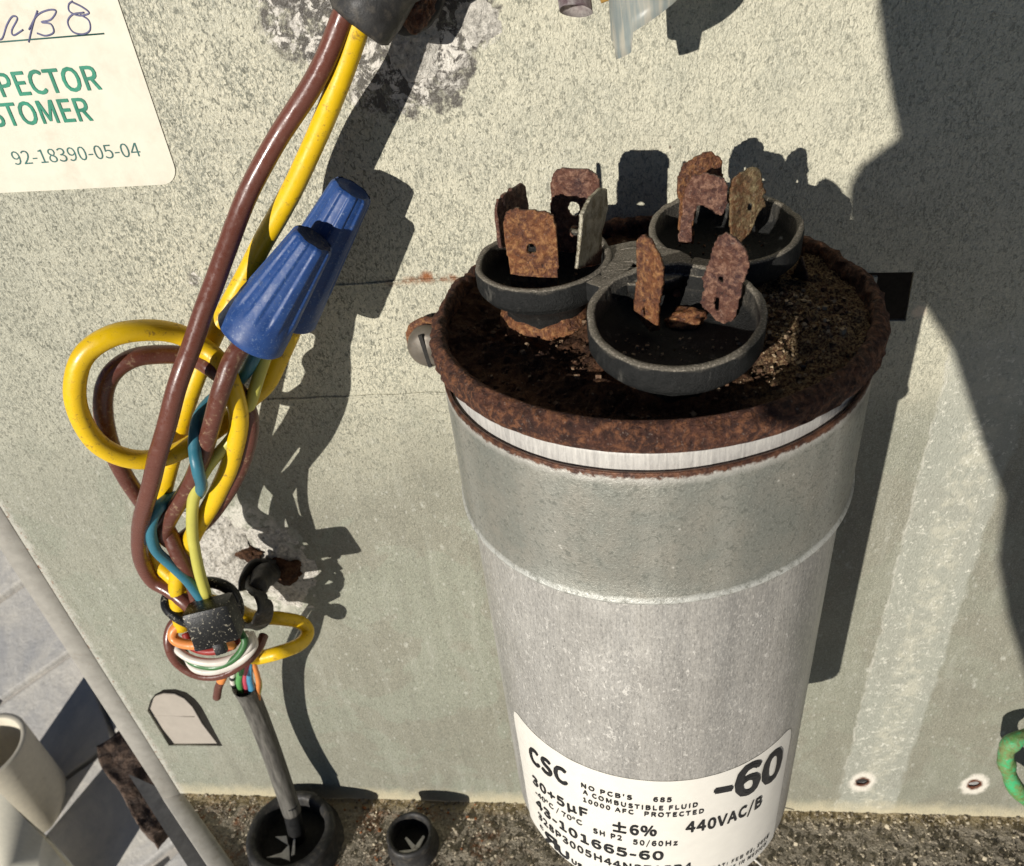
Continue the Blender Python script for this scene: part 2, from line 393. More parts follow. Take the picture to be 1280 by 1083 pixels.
def lid_mat():
    s = Mat('lid_rust', .9, 0, .25); P = s.pos
    n1 = s.noise(2.2, 6, .7, .4, P); n2 = s.noise(9, 6, .75, .3, P); v = s.vor(14, P); n3 = s.noise(30, 3, .6, 0, P)
    col = s.mix(s.map(n1, .38, .62), c3(.045, .022, .014), c3(.13, .060, .030)); col = s.mix(s.map(n2, .52, .70), col, c3(.20, .11, .055))
    X, Y, Z = s.sep(P)
    crumbs = s.mul(s.map(X, .9, 1.8), s.map(n3, .44, .58)); col = s.mix(s.mul(crumbs, .9), col, c3(.42, .30, .16))  # tan crumb colour on the right also paints in the sunlit patch
    s.bump(n1, .6, .15); s.bump(n2, 1, .10); s.bump(v, .6, .06); s.bump(n3, .6, .03)
    return s.done(col)
M_lid = lid_mat()
def can_mat():
    s = Mat('weathered_aluminium', .5, .85, .5); P = s.pos; X, Y, Z = s.sep(P)
    br = s.noise(24, 5, .7, .2, s.vec(P, (1, 1, .07))); br2 = s.noise(5, 4, .6, .3, s.vec(P, (1, 1, .12))); gr = s.noise(30, 4, .75, .3, s.vec(P, (1, 1, .4)))
    cl = s.noise(1.1, 5, .6, .4, s.vec(P, (1, 1, .5)))
    col = s.mix(s.map(br, .3, .7), c3(.50, .485, .45), c3(.74, .715, .665)); col = s.mix(s.map(br2, .42, .68, 0, .5), col, c3(.68, .655, .60)); col = s.mix(s.map(s.noise(1.2, 3, .5, .2, s.vec(P, (1, 1, .05), loc=(2, 0, 0))), .5, .66, 0, .6), col, c3(.36, .355, .34))
    fl_ = s.noise(46, 4, .75, .3, s.vec(P, (1, 1, .13), loc=(7, 3, 1))); col = s.mix(s.map(gr, .52, .66, 0, .85), col, c3(.86, .83, .76)); col = s.mix(s.map(gr, .30, .45, .7, 0), col, c3(.20, .195, .18)); col = s.mix(s.map(fl_, .57, .67, 0, .5), col, c3(.22, .21, .195)); col = s.mix(s.map(fl_, .34, .44, .5, 0), col, c3(.66, .63, .57))
    pit = s.noise(15, 4, .75, .2, s.vec(P, (1, 1, .5), loc=(1, 4, 2))); nb = s.math('ADD', s.mul(X, -.012), s.noise(.7, 3, .6, 0, P)); sp = s.mul(s.map(pit, .575, .64), s.map(nb, .38, .54)); col = s.mix(s.mul(sp, .9), col, c3(.74, .71, .65))
    v = s.vor(3.2, s.vec(P, (1, 1, .7), loc=(2, 0, 0))); dr = s.mul(s.map(v, .035, .085, 1, 0), s.map(br2, .4, .5)); col = s.mix(s.mul(dr, .85), col, c3(.70, .67, .61))
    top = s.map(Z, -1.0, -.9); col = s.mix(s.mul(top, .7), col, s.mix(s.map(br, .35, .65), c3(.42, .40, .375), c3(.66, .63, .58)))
    s.bump(br, .45, .012); s.bump(gr, .35, .012); s.bump(pit, .3, .015)
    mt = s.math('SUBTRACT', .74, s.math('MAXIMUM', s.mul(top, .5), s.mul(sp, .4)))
    return s.done(col, s.map(cl, .35, .65, .40, .56), mt)
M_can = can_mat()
def strap_mat():
    s = Mat('galvanised_strap', .5, .35, .5); P = s.pos; X, Y, Z = s.sep(P)
    cl = s.noise(1.6, 5, .65, .3, P); fl = s.noise(12, 3, .6, 1., P); fi = s.noise(36, 2, .5, 0, P)
    ver = s.noise(1.6, 3, .5, 0, s.vec(P, (1, 1, .05)))  # upright pale and dark bands paint soft reflections into the colour
    zt = s.math('SUBTRACT', Z, s.mul(X, .0187)); zb = s.math('SUBTRACT', Z, s.mul(X, .0396))
    col = s.mix(s.map(cl, .36, .64), c3(.24, .245, .212), c3(.30, .285, .24)); col = s.mix(s.map(ver, .52, .68, 0, .5), col, c3(.42, .41, .36)); col = s.mix(s.map(ver, .34, .47, .45, 0), col, c3(.20, .205, .18)); mo = s.noise(16, 4, .65, 1.2, s.vec(P, (1, 1, 1.5))); col = s.mix(s.map(mo, .54, .66, 0, .5), col, c3(.155, .15, .125)); s.bump(mo, .4, .03); col = s.mix(s.map(fl, .54, .66, 0, .6), col, c3(.12, .125, .105))
    col = s.mix(s.map(fi, .58, .74, 0, .5), col, c3(.46, .46, .39))
    sp = s.vor(5, P); col = s.mix(s.mul(s.map(sp, .05, .13, 1, 0), s.map(cl, .5, .6)), col, c3(.56, .54, .48))
    wob = s.mul(s.math('SUBTRACT', s.noise(5, 5, .7, 0, P), .5), .16)
    col = s.mix(s.map(s.math('ADD', zt, wob), -1.02, -.90), col, c3(.50, .48, .43))
    wb2 = s.mul(s.math('SUBTRACT', s.noise(9, 6, .75, .3, P), .5), .22); top = s.map(s.math('ADD', zt, wb2), -.915, -.875); col = s.mix(top, col, s.mix(s.map(s.noise(8, 5, .7, 0, P), .4, .6), c3(.055, .022, .014), c3(.17, .075, .04)))
    worn = s.mul(s.map(s.math('ADD', zb, s.mul(wob, .6)), -3.03, -2.965, 1, 0), s.map(s.noise(9, 5, .75, 0, P), .34, .5)); col = s.mix(s.mul(worn, .85), col, c3(.62, .62, .57))
    s.bump(fl, .2, .03); s.bump(fi, .25, .015)
    return s.done(col, s.map(fl, .35, .7, .4, .6))
M_strap = strap_mat()
M_plastic = simple('weathered_black_plastic', c3(.030, .031, .030), .62, 0, .4, .3, c3(.12, .105, .085), 9, .54, .7, 40, .3, .02, .6)
def cup_mat():
    s = Mat('dusty_cup_plastic', .62, 0, .3); P = s.pos; X, Y, Z = s.sep(P)
    n = s.noise(11, 6, .75, 0, P); g = s.noise(40, 3, .6, 0, P)
    col = s.mix(s.map(n, .35, .7), c3(.008, .0085, .008), c3(.020, .020, .019))
    col = s.mix(s.map(s.noise(6, 5, .7, 0, s.vec(P, (1, 1, .3))), .58, .7, 0, .5), col, c3(.15, .14, .12))
    nx, ny, nzz = s.sep(s.nor)
    dust = s.mul(s.map(nzz, .35, .75), s.map(Z, .24, .36), s.map(n, .22, .42))
    col = s.mix(s.mul(dust, .9), col, c3(.21, .185, .145)); col = s.mix(s.mul(dust, s.map(g, .52, .62)), col, c3(.42, .37, .30))
    s.bump(n, .8, .05); s.bump(g, .6, .025); return s.done(col)
M_cup = cup_mat()
def ledge_mat():
    s = Mat('gritty_ledge', .9, 0, .25); P = s.pos; X, Y, Z = s.sep(P)
    n1 = s.noise(1.2, 5, .65, .2, P); n2 = s.noise(8, 6, .75, .2, P); v = s.vor(13, P, out='Color')
    t = s.n.new('ShaderNodeSeparateColor'); s.l.new(v, t.inputs[0]); vc = t.outputs[0]
    col = s.mix(vc, c3(.25, .22, .17), c3(.44, .385, .295)); col = s.mix(s.map(n2, .55, .68), col, c3(.55, .48, .36)); col = s.mix(s.map(n2, .3, .44, .9, 0), col, c3(.045, .038, .030))
    rs = s.mul(s.map(n1, .50, .62), s.map(X, -5, -3, 1, 0), s.map(n2, .4, .55)); col = s.mix(s.mul(rs, .85), col, c3(.26, .10, .035))
    gr = s.map(s.math('ADD', Y, s.mul(s.math('SUBTRACT', n2, .5), .5)), 2.85, 3.1); col = s.mix(s.mul(gr, .8), col, c3(.50, .41, .25))
    s.bump(n2, 1, .08); s.bump(s.vor(13, P), .6, .05); return s.done(col)
M_ledge = ledge_mat()
def streaky(name, a, b, rough=.5, sc=4., spec=.4):
    s = Mat(name, rough, 0, spec); n = s.noise(sc, 5, .65, 0, s.vec(s.uv, (.35, 5, 1))); g = s.noise(14, 5, .7, 0, s.pos)
    col = s.mix(s.map(n, .35, .65), a, b); col = s.mix(s.map(g, .6, .72, 0, .35), col, b); s.bump(n, .4, .02); s.bump(g, .2, .01); return s.done(col)
def wire_mat(name, col, dirt, rough=.33, amt=.75, lo=.60, hi=.68):
    s = Mat(name, rough, 0, .5); P = s.pos
    n = s.noise(2.2, 4, .6, 0, P); d = s.noise(7, 6, .75, .2, P); f = s.noise(26, 4, .7, 0, P)
    c = s.mix(s.map(n, .3, .7), tuple(x * .84 for x in col[:3]) + (1,), col)
    c = s.mix(s.map(d, lo, hi, 0, amt), c, dirt); c = s.mix(s.map(f, .64, .72, 0, .6), c, dirt)
    s.bump(s.noise(5, 4, .6, 0, s.vec(s.uv, (1.2, 2, 1))), .12, .02); s.bump(f, .12, .008); return s.done(c, s.map(d, .4, .68, rough - .05, rough + .3))
M_brown = wire_mat('brown_insulation', c3(.145, .050, .034), c3(.30, .17, .12), .24, .3)
M_brown2 = wire_mat('brown_insulation_dusty', c3(.125, .042, .028), c3(.34, .24, .14), .3, .5, .57, .62)
M_yellow = wire_mat('yellow_insulation', c3(.80, .51, .006), c3(.22, .12, .025), .34, .75, .57, .66)
M_blue = wire_mat('teal_insulation', c3(.035, .17, .235), c3(.16, .28, .30), .34, .5)
M_lime = wire_mat('lime_insulation', c3(.56, .52, .10), c3(.40, .36, .10), .36, .5)
M_orange = wire_mat('orange_insulation', c3(.78, .27, .065), c3(.35, .12, .04), .38, .5)
M_white = wire_mat('white_insulation', c3(.74, .68, .60), c3(.45, .38, .30), .42, .5)
M_green = wire_mat('green_insulation', c3(.10, .34, .09), c3(.06, .13, .05), .36, .5)
M_dgreen = wire_mat('dark_green_insulation', c3(.045, .16, .045), c3(.05, .09, .04), .36, .5)
M_pink = wire_mat('pink_insulation', c3(.60, .075, .12), c3(.25, .05, .05), .36, .5)
M_red = wire_mat('red_insulation', c3(.30, .025, .02), c3(.15, .03, .02), .36, .5)
M_lblue = wire_mat('pale_blue_insulation', c3(.08, .30, .48), c3(.06, .13, .2), .36, .5)
M_black = wire_mat('black_insulation', c3(.012, .012, .012), c3(.05, .045, .04), .4, .5)
M_sheath = streaky('grey_cable_sheath', c3(.13, .122, .108), c3(.34, .32, .28), .5, 3)
M_rubber = simple('dry_black_rubber', c3(.028, .027, .026), .55, 0, .4, .35, c3(.11, .095, .075), 6, .5, .68, 30, .3, .02, .6)
def tie_mat():
    s = Mat('dusty_black_nylon', .38, 0, .3); n = s.noise(16, 4, .75, 0, s.pos); c = s.mix(s.map(n, .605, .64), c3(.008, .008, .008), c3(.42, .38, .29))
    s.bump(n, .3, .02); return s.done(c)
M_tie = tie_mat()
def nut_mat():
    s = Mat('blue_moulded_plastic', .38, 0, .45); n = s.noise(5, 5, .65, 0, s.pos); f = s.noise(22, 5, .75, 0, s.pos)
    c = s.mix(s.map(n, .3, .7), c3(.010, .042, .165), c3(.016, .064, .225)); c = s.mix(s.map(f, .56, .68, 0, .7), c, c3(.17, .23, .34)); c = s.mix(s.map(n, .62, .7, 0, .4), c, c3(.05, .06, .09))
    s.bump(f, .2, .012); return s.done(c, s.map(n, .35, .65, .42, .62))
M_nut = nut_mat()
M_nuttip = simple('nut_tip_grime', c3(.014, .028, .075), .65, 0, .4, .4, c3(.12, .12, .12), 14, .52, .65)
M_screw = simple('dull_zinc_screw', c3(.15, .13, .105), .5, .35, .5, .2, c3(.16, .09, .05), 7, .55, .68)
M_dark = simple('dark_interior', c3(.02, .018, .016), .9)
M_paper = simple('aged_sticker_paper', c3(.68, .645, .53), .6, 0, .3, .04, c3(.52, .44, .34), 1.4, .50, .72, 50, .15, .012, .5)
M_labelp = simple('white_label_film', c3(.76, .725, .65), .45, 0, .4, .03, c3(.62, .56, .45), 2.2, .6, .8, 60, .05, .01, .3)
M_ink = simple('black_print', c3(.012, .012, .013), .5)
M_greenink = simple('green_print', c3(.006, .20, .115), .55)
M_dkgreenink = simple('dark_green_print', c3(.012, .10, .085), .55)
M_pen = simple('blue_black_pen', c3(.09, .09, .19), .5)
M_flange = simple('painted_edge', c3(.34, .32, .28), .55, 0, .4, .12, c3(.24, .21, .17), 3, .55, .75)
M_skirt = simple('shaded_skirt', c3(.17, .165, .155), .6)  # grey kept darker to put the side wall's shade into the colour
M_beige = simple('beige_painted_tab', c3(.40, .355, .30), .5, 0, .4, .06)
M_pvc = simple('cream_pvc', c3(.72, .66, .53), .45, 0, .4, .06, c3(.45, .38, .28), 1.2, .58, .8)
M_cream = simple('cream_block_paint', c3(.84, .79, .64), .45, 0, .4, .05)
M_rustblock = rust('block_rust', c3(.10, .065, .045), c3(.06, .040, .03), c3(.17, .11, .075), c3(.02, .014, .012), 1.3, 1, .2)
def ground_mat():
    s = Mat('worn_paving', .85, 0, .3); P = s.pos; n = s.noise(.06, 6, .65, .4, P); n2 = s.noise(.5, 6, .7, 0, P)
    c = s.mix(s.map(n, .35, .65), c3(.36, .335, .305), c3(.46, .43, .39)); c = s.mix(s.map(n2, .5, .75, 0, .6), c, c3(.31, .29, .265)); s.bump(n2, .3, .3); return s.done(c)
M_ground = ground_mat()
def slab_mat():
    s = Mat('mottled_slab', .8, 0, .3); P = s.pos; n = s.noise(.16, 6, .7, .5, P); n2 = s.noise(.9, 6, .7, .2, P)
    c = s.mix(s.map(n, .36, .64), c3(.40, .395, .39), c3(.62, .585, .52)); c = s.mix(s.map(n2, .52, .72, 0, .55), c, c3(.34, .335, .33)); c = s.mix(s.map(n2, .3, .42, .4, 0), c, c3(.66, .63, .57)); s.bump(n2, .4, .4); return s.done(c)
M_slab = slab_mat()
def sleeve_mat():
    s = Mat('milky_sleeve', .35, 0, .5); X, Y, Z = s.sep(s.uv); n = s.noise(3, 4, .6, 0, s.vec(s.uv, (.4, 9, 1)))
    c = s.mix(s.map(n, .42, .58), c3(.68, .65, .56), c3(.42, .47, .46)); s.b.inputs['Transmission Weight'].default_value = .25; s.b.inputs['Subsurface Weight'].default_value = 0.0
    return s.done(c)
M_sleeve = sleeve_mat()
M_sleeve2 = simple('stained_sleeve', c3(.55, .50, .48), .5, 0, .4, .1, c3(.16, .08, .10), 3, .45, .6)
M_amber = simple('amber_terminal', c3(.35, .20, .05), .4, .2)
M_crust = rust('white_crust', c3(.72, .68, .60), c3(.52, .49, .43), c3(.86, .81, .72), c3(.13, .12, .105), 5, 1.3, .08, .85)
M_verd = rust('verdigris', c3(.10, .26, .07), c3(.20, .22, .09), c3(.06, .40, .16), c3(.05, .10, .03), 3, .6, .05, .5)
M_phone = simple('black_glass', c3(.01, .01, .012), .25)
M_white_plastic = simple('white_nylon', c3(.72, .68, .62), .45)
M_grit = simple('grit', c3(.33, .285, .215), .9, 0, .3, .5, c3(.07, .055, .04), 5, .5, .56)
M_grit2 = simple('pale_grit', c3(.52, .45, .33), .9, 0, .3, .4)
M_grit3 = simple('rusty_grit', c3(.27, .105, .04), .9, 0, .3, .5)
M_chip2 = simple('tan_chips', c3(.40, .30, .19), .85, 0, .3, .4)
M_chip = simple('rust_chips', c3(.10, .055, .032), .85, 0, .3, .5, c3(.30, .22, .14), 6, .52, .6)

# ------------------------------------------------------------------ setting: ground, air-conditioner case
def px_panel(pts): return [(at(x, y, PY).x, at(x, y, PY).z) for x, y in pts]
bm = bmesh.new(); bmesh.ops.create_grid(bm, x_segments=4, y_segments=4, size=1500)
gn = Vector((-math.sin(AZ) * .40, -math.cos(AZ) * .40, 1)).normalized()   # slope made up: paving tipped towards the sun to brighten it
bmesh.ops.rotate(bm, verts=bm.verts, matrix=Vector((0, 0, 1)).rotation_difference(gn).to_matrix()); bmesh.ops.translate(bm, verts=bm.verts, vec=(-46, 21, -46)); grd = tag(obj('ground', bm, M_ground, loc=(0, 0, 0)), kind='structure')
GM = Vector((0, 0, 1)).rotation_difference(gn).to_matrix().to_4x4(); GM.translation = Vector((-46, 21, -46)); rs = random.Random(8)
sb = bmesh.new(); box(sb, (0, 0, .25), (15.2, 9.2, .9), None, .18); bmesh.ops.subdivide_edges(sb, edges=[e for e in sb.edges if e.calc_length() > 3], cuts=6, use_grid_fill=True)
for v in sb.verts: v.co += Vector((nz(v.co, .35, 1), nz(v.co, .35, 4), 0)) * .22
sm_ = bpy.data.meshes.new('paving_slab'); sb.to_mesh(sm_); sb.free(); sm_.materials.append(M_slab)
for i in range(-3, 5):
    for j in range(-4, 7):
        o = bpy.data.objects.new('paving_slab', sm_); COL.objects.link(o); o.parent = grd
        o.matrix_local = GM @ Matrix.Rotation(.62, 4, 'Z') @ Matrix.Translation(((i + .5 * (j % 2)) * 15.8, j * 9.8, rs.uniform(-.15, .1))) @ Matrix.Rotation(rs.gauss(0, .012), 4, 'Z') @ Matrix.Rotation(rs.gauss(0, .008), 4, 'X') @ Matrix.Rotation(PI * rs.randrange(2), 4, 'Z')

cab = thing('cabinet', 'weathered galvanised steel equipment cabinet with capacitor strapped to it', 'cabinet', (0, PY, LEDGE))
slot = [(3.6, -1.49), (4.77, -1.55), (4.80, -2.52), (3.6, -2.46)]
def ell(c, a, b, n=18, wob=.08): return [(c.x + a * (1 + wob * math.sin(3 * t + 1) + wob * math.sin(7 * t)) * math.cos(t), c.z + b * (1 + wob * math.sin(5 * t)) * math.sin(t)) for t in [2 * PI * k / n for k in range(n)]]
h1 = ell(at(1078, 978, PY), .19, .17); h2 = ell(at(1218, 981, PY), .17, .15)
knock = px_panel([(184, 889), (188, 876), (194, 868), (205, 862), (219, 861.5), (233, 865.5), (244, 874), (252, 884), (258, 895), (268, 914), (279, 934), (245, 933.5), (211, 933), (197, 910)])
outline = [(EX, LEDGE - .3), (45, LEDGE - .3), (45, 16), (EX, 16)]
bm = fill_plate(outline, [slot, h1, h2, knock], .08, lambda u, v, w: Vector((u, PY + .04 - w, v)))
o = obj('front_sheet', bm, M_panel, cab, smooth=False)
# pressed creases above and below the strap line
for zc, x0, x1 in ((-1.13, -6.6, 3.4), (-3.66, -9.0, -2.9)):
    bm = bmesh.new(); pts = [(x0 + (x1 - x0) * k / 40, PY - .005 + .008 * math.sin(k * 1.7), zc + .012 * math.sin(k * .9)) for k in range(41)]
    tube(bm, pts, .028, 8); obj('crease', bm, M_panel, cab)
# knocked-out tab behind its hole
def pxy(pts, y): return [(at(a, b, y).x, at(a, b, y).z) for a, b in pts]
tabp = pxy([(183, 893), (186, 880), (193, 871.5), (204, 868), (218, 868.5), (230, 874), (240, 884), (247, 896), (252, 905), (271, 929.5), (218, 930), (203, 911)], PY + .10)
bm = fill_plate(tabp, [], .08, lambda u, v, w: Vector((u, PY + .14 - w, v))); o = obj('knockout_tab', bm, M_beige, cab, smooth=False)
a, b = at(190, 895, PY + .10), at(243, 896, PY + .10); bm = bmesh.new(); tube(bm, [a, (a + b) / 2, b], .02, 6); obj('tab_crease', bm, M_beige, cab)
# folded left edge: runs down the panel, then out round the chamfered ledge
edgep = [(EX - .22, PY - .02, 16), (EX - .22, PY - .02, -8), (EX - .22, PY - .02, -16), (EX - .22, PY - .02, LEDGE - .15)]
def sweep_flat(pts, w, t, n=None):
    bm = bmesh.new(); tube(bm, pts, 1.0, 12); return bm
bm = bmesh.new(); ribbon(bm, [Vector(p) for p in edgep], (1, .25, 0), .62, .16)
o = obj('edge_flange', bm, M_flange, cab)
A0, A1 = Vector((EX - .22, PY - .02, LEDGE - .12)), Vector((-12.95, .62, LEDGE + .05)); A2 = A1 + (A1 - A0) * 1.2
bm = bmesh.new(); ribbon(bm, [A0 + Vector((-.6, .58, .02)), A0 + Vector((0, 0, .02)), A1, A2], (.69, .72, .1), .62, .16); obj('edge_flange', bm, M_flange, cab)
dn = Vector((0, 0, -1))
bm = bmesh.new()
side = [A0 + Vector((-.1, -.1, -.1)), A2 + Vector((-.1, -.1, -.1))]
sd_ = (side[1] - side[0]).normalized()
vs = [bm.verts.new(p) for p in (side[0] + Vector((-.62, -.3, -.5)) - sd_ * 2.4, side[1] + Vector((-.62, -.3, -.5)), side[1] + Vector((.3, .3, -.5)), side[0] + Vector((.3, .3, -.5)))]; bm.faces.new(vs)
r_ = bmesh.ops.extrude_face_region(bm, geom=bm.faces[:]); bmesh.ops.translate(bm, verts=[v for v in r_['geom'] if isinstance(v, bmesh.types.BMVert)], vec=(0, 0, -9)); bmesh.ops.recalc_face_normals(bm, faces=bm.faces); obj('base_skirt', bm, M_skirt, cab, smooth=False)
bm = bmesh.new(); box(bm, (EX + .05, PY + 15.3, -12), (.12, 30, 56)); obj('side_sheet', bm, M_flange, cab, smooth=False)
bm = bmesh.new(); box(bm, (14, PY + 12, -12), (59, .2, 56)); obj('inner_wall', bm, M_dark, cab, smooth=False)
# gritty ledge (base pan) with chamfered corner
bm = bmesh.new(); nx, ny = 260, 34; gv = {}
for i in range(nx + 1):
    for j in range(ny + 1):
        x = EX + .1 + (30 - EX) * i / nx; y = PY - .01 - 4.4 * j / ny
        xm = A0.x + (A1.x - A0.x) * (A0.y - y) / (A0.y - A1.y) + .15
        x2 = max(x, xm) if y < PY - .1 else x
        p = Vector((x2, y, 0)); gv[i, j] = bm.verts.new((x2, y, LEDGE + .05 * fbm(p, 2.2, 3) + .05 * fbm(p, 7, 5, 3)))
for i in range(nx):
    for j in range(ny):
        q = (gv[i, j], gv[i + 1, j], gv[i + 1, j + 1], gv[i, j + 1])
        if len({tuple(round(c, 4) for c in v.co) for v in q}) == 4: bm.faces.new(q)
bmesh.ops.recalc_face_normals(bm, faces=bm.faces); obj('base_ledge', bm, M_ledge, cab)
rnd = random.Random(3); IT = [[], [], []]
def lz(x, y): return LEDGE + .05 * fbm((x, y, 0), 2.2, 3) + .05 * fbm((x, y, 0), 7, 5, 3)
for k in range(7500):
    y = PY - .03 - 3.2 * rnd.random() ** 1.2; x = EX + .3 + 28 * rnd.random()
    if x < A0.x + (A1.x - A0.x) * (A0.y - y) / (A0.y - A1.y) + .3: continue
    sz = .016 + .038 * rnd.random() ** 3; IT[0 if k % 10 < 6 else (1 if k % 10 < 9 or x > -5 else 2)].append((x, y, lz(x, y) + sz * .3, sz, k % 3))
for its, m, lb in zip(IT, (M_grit, M_grit2, M_grit3), ('loose grey brown grit lying along the rusty bottom ledge', 'pale sandy grains scattered along the bottom ledge', 'rust coloured crumbs scattered along the bottom ledge')):
    tag(scatter('ledge_grit', its, m, loc=(0, PY, LEDGE)), lb, 'grit', kind='stuff')
# crusts of corrosion on the sheet
def crust(c, r, sz, seed, m, amp=.16, hole=0.):
    bm = bmesh.new(); n = 46; g = {}
    for i in range(n + 1):
        for j in range(n + 1):
            u, w = (i / n * 2 - 1), (j / n * 2 - 1); d = math.hypot(u, w)
            p = Vector((c.x + u * r, 0, c.z + w * r * sz)); e = d + .45 * fbm(p, 1.6, seed, 4)
            h = max(0., 1 - e) ** .6 * amp * (.55 + .7 * abs(fbm(p, 4, seed + 4, 4))) - .012
            g[i, j] = (bm.verts.new((p.x, PY - max(h, -.012), p.z)), h)
    for i in range(n):
        for j in range(n):
            q = (g[i, j], g[i + 1, j], g[i + 1, j + 1], g[i, j + 1])
            if any(x[1] > -.005 for x in q): bm.faces.new([x[0] for x in q])
    loose = [v for v in bm.verts if not v.link_faces]; bmesh.ops.delete(bm, geom=loose, context='VERTS')
    bmesh.ops.recalc_face_normals(bm, faces=bm.faces); return bm
for c, r, sz, sd, m, am in ((at(277, 695, PY), .85, 1.8, 2, M_crust, .30), (at(352, 712, PY), .95, 1.5, 7, M_crust, .10), (at(518, 60, PY), .42, 1.2, 11, M_crust, .10), (at(590, 25, PY), .45, .9, 15, M_crust, .05)):
    obj('corrosion_crust', crust(c, r, sz, sd, m, am), m, cab)

# ------------------------------------------------------------------ sticker with its print
def load_font():
    try: return bpy.data.fonts.load(bpy.utils.system_resource('DATAFILES', path='fonts') + '/Noto Sans CJK Regular.woff2')
    except Exception: return None
FONT = load_font()
def text_mesh(s, offset=0.0, space=1.0):
    cu = bpy.data.curves.new('tmp', 'FONT'); cu.body = s; cu.size = 1;
    if FONT is not None: cu.font = FONT
    cu.offset = 0; cu.resolution_u = 3; cu.fill_mode = 'FRONT'; cu.space_character = space
    o = bpy.data.objects.new('tmp', cu); COL.objects.link(o)
    me = bpy.data.meshes.new_from_object(o.evaluated_get(bpy.context.evaluated_depsgraph_get())); bpy.data.objects.remove(o); bpy.data.curves.remove(cu)
    return me
_m = text_mesh('H'); CAPH = max(v.co.y for v in _m.vertices); bpy.data.meshes.remove(_m)
def add_text(bm, s, fn, w, h, offset=0., space=1.):
    """adds s fitted into a w x h box (cap height h); fn(u, v) -> world"""
    me = text_mesh(s, 0, space); xs = [v.co.x for v in me.vertices]; x0, x1 = min(xs), max(xs); cap = CAPH
    # offset thickens the strokes: a few shifted copies, each a hair above the last
    sh = [(0, 0)] if offset <= 0 else [(0, 0)] + [(math.cos(2 * PI * k / 6) * offset, math.sin(2 * PI * k / 6) * offset) for k in range(6)]
    for i, (dx, dy) in enumerate(sh):
        vs = [bm.verts.new(fn((v.co.x - x0) / (x1 - x0) * w + dx, v.co.y / cap * h + dy, .0012 * i)) for v in me.vertices]
        for p in me.polygons:
            try: bm.faces.new([vs[i] for i in p.vertices])
            except ValueError: pass
    bpy.data.meshes.remove(me)
st = thing('inspection_sticker', 'off-white paper sticker with green print at the top left of the metal', 'sticker', (-9.5, PY, 1.1))
def rrect(x0, z0, x1, z1, r, n=7):
    o = []
    for cx, cz, a in ((x1 - r, z0 + r, -PI / 2), (x1 - r, z1 - r, 0), (x0 + r, z1 - r, PI / 2), (x0 + r, z0 + r, PI)):
        for k in range(n + 1): o.append((cx + r * math.cos(a + PI / 2 * k / n), cz + r * math.sin(a + PI / 2 * k / n)))
    return o
tl = math.radians(-1.6); SO = Vector((-8.15, PY, 1.02))
def stk(u, v, w=0.0):   # u left from the right edge, v up from the bottom edge
    return Vector((SO.x + u * math.cos(tl) - v * math.sin(tl) * .2, PY - .012 - w, SO.z + v + u * math.sin(tl)))
bm = fill_plate(rrect(-6.2, 0, 0, 5.4, .33), [], .012, lambda u, v, w: stk(u, v, w)); obj('sticker_paper', bm, M_paper, st, smooth=False)
def panel_line(name, s, ax, ay, bx, by, h, m, off):
    A, B = at(ax, ay, PY), at(bx, by, PY); U = (B - A); w = U.length; U.normalize(); V = Vector((-U.z, 0, U.x))
    bm = bmesh.new(); add_text(bm, s, lambda u, v, d: A + U * u + V * v + Vector((0, -.022 - d, 0)), w, h, off); return obj(name, bm, m, st, smooth=False)
# INSPECTOR / CUSTOMER run off the left of the frame
def ext(ax, ay, bx, by, k): return (bx + (ax - bx) * k, by + (ay - by) * k)
e = ext(-5, 121.5, 128, 111, 9.0 / 6.85); panel_line('printed_line', 'INSPECTOR', e[0], e[1], 128, 111, .365, M_greenink, .011)
e = ext(-5, 158, 117, 150, 8.0 / 5.9); panel_line('printed_line', 'CUSTOMER', e[0], e[1], 117, 150, .365, M_greenink, .011)
panel_line('printed_line', '92-18390-05-04', 20, 206, 178, 195, .235, M_dkgreenink, 0)
A, B = at(-90, 60, PY), at(131, 42, PY); bm = bmesh.new(); tube(bm, [A + Vector((0, -.014, 0)), B + Vector((0, -.014, 0))], .014, 6); obj('ruled_line', bm, M_dkgreenink, st)
sc = 400 / 1274
strokes = [[(-20, 150), (10, 155), (30, 100), (52, 66), (72, 74), (50, 120), (58, 140), (95, 118)], [(152, 42), (135, 92), (117, 168)], [(118, 118), (150, 62), (195, 40), (226, 44), (205, 78), (168, 88), (205, 96), (216, 128), (185, 142), (150, 132)],
           [(285, 6), (330, 28), (357, 52), (318, 62), (280, 46), (276, 18), (292, 4)], [(338, 50), (292, 58), (272, 88), (292, 126), (332, 136), (360, 120), (356, 82), (322, 58)]]
bm = bmesh.new()
for sg in strokes: tube(bm, [at(x * sc, y * sc, PY) + Vector((0, -.016, 0)) for x, y in spline(sg, 6)], .016, 6)
obj('handwriting', bm, M_pen, st)

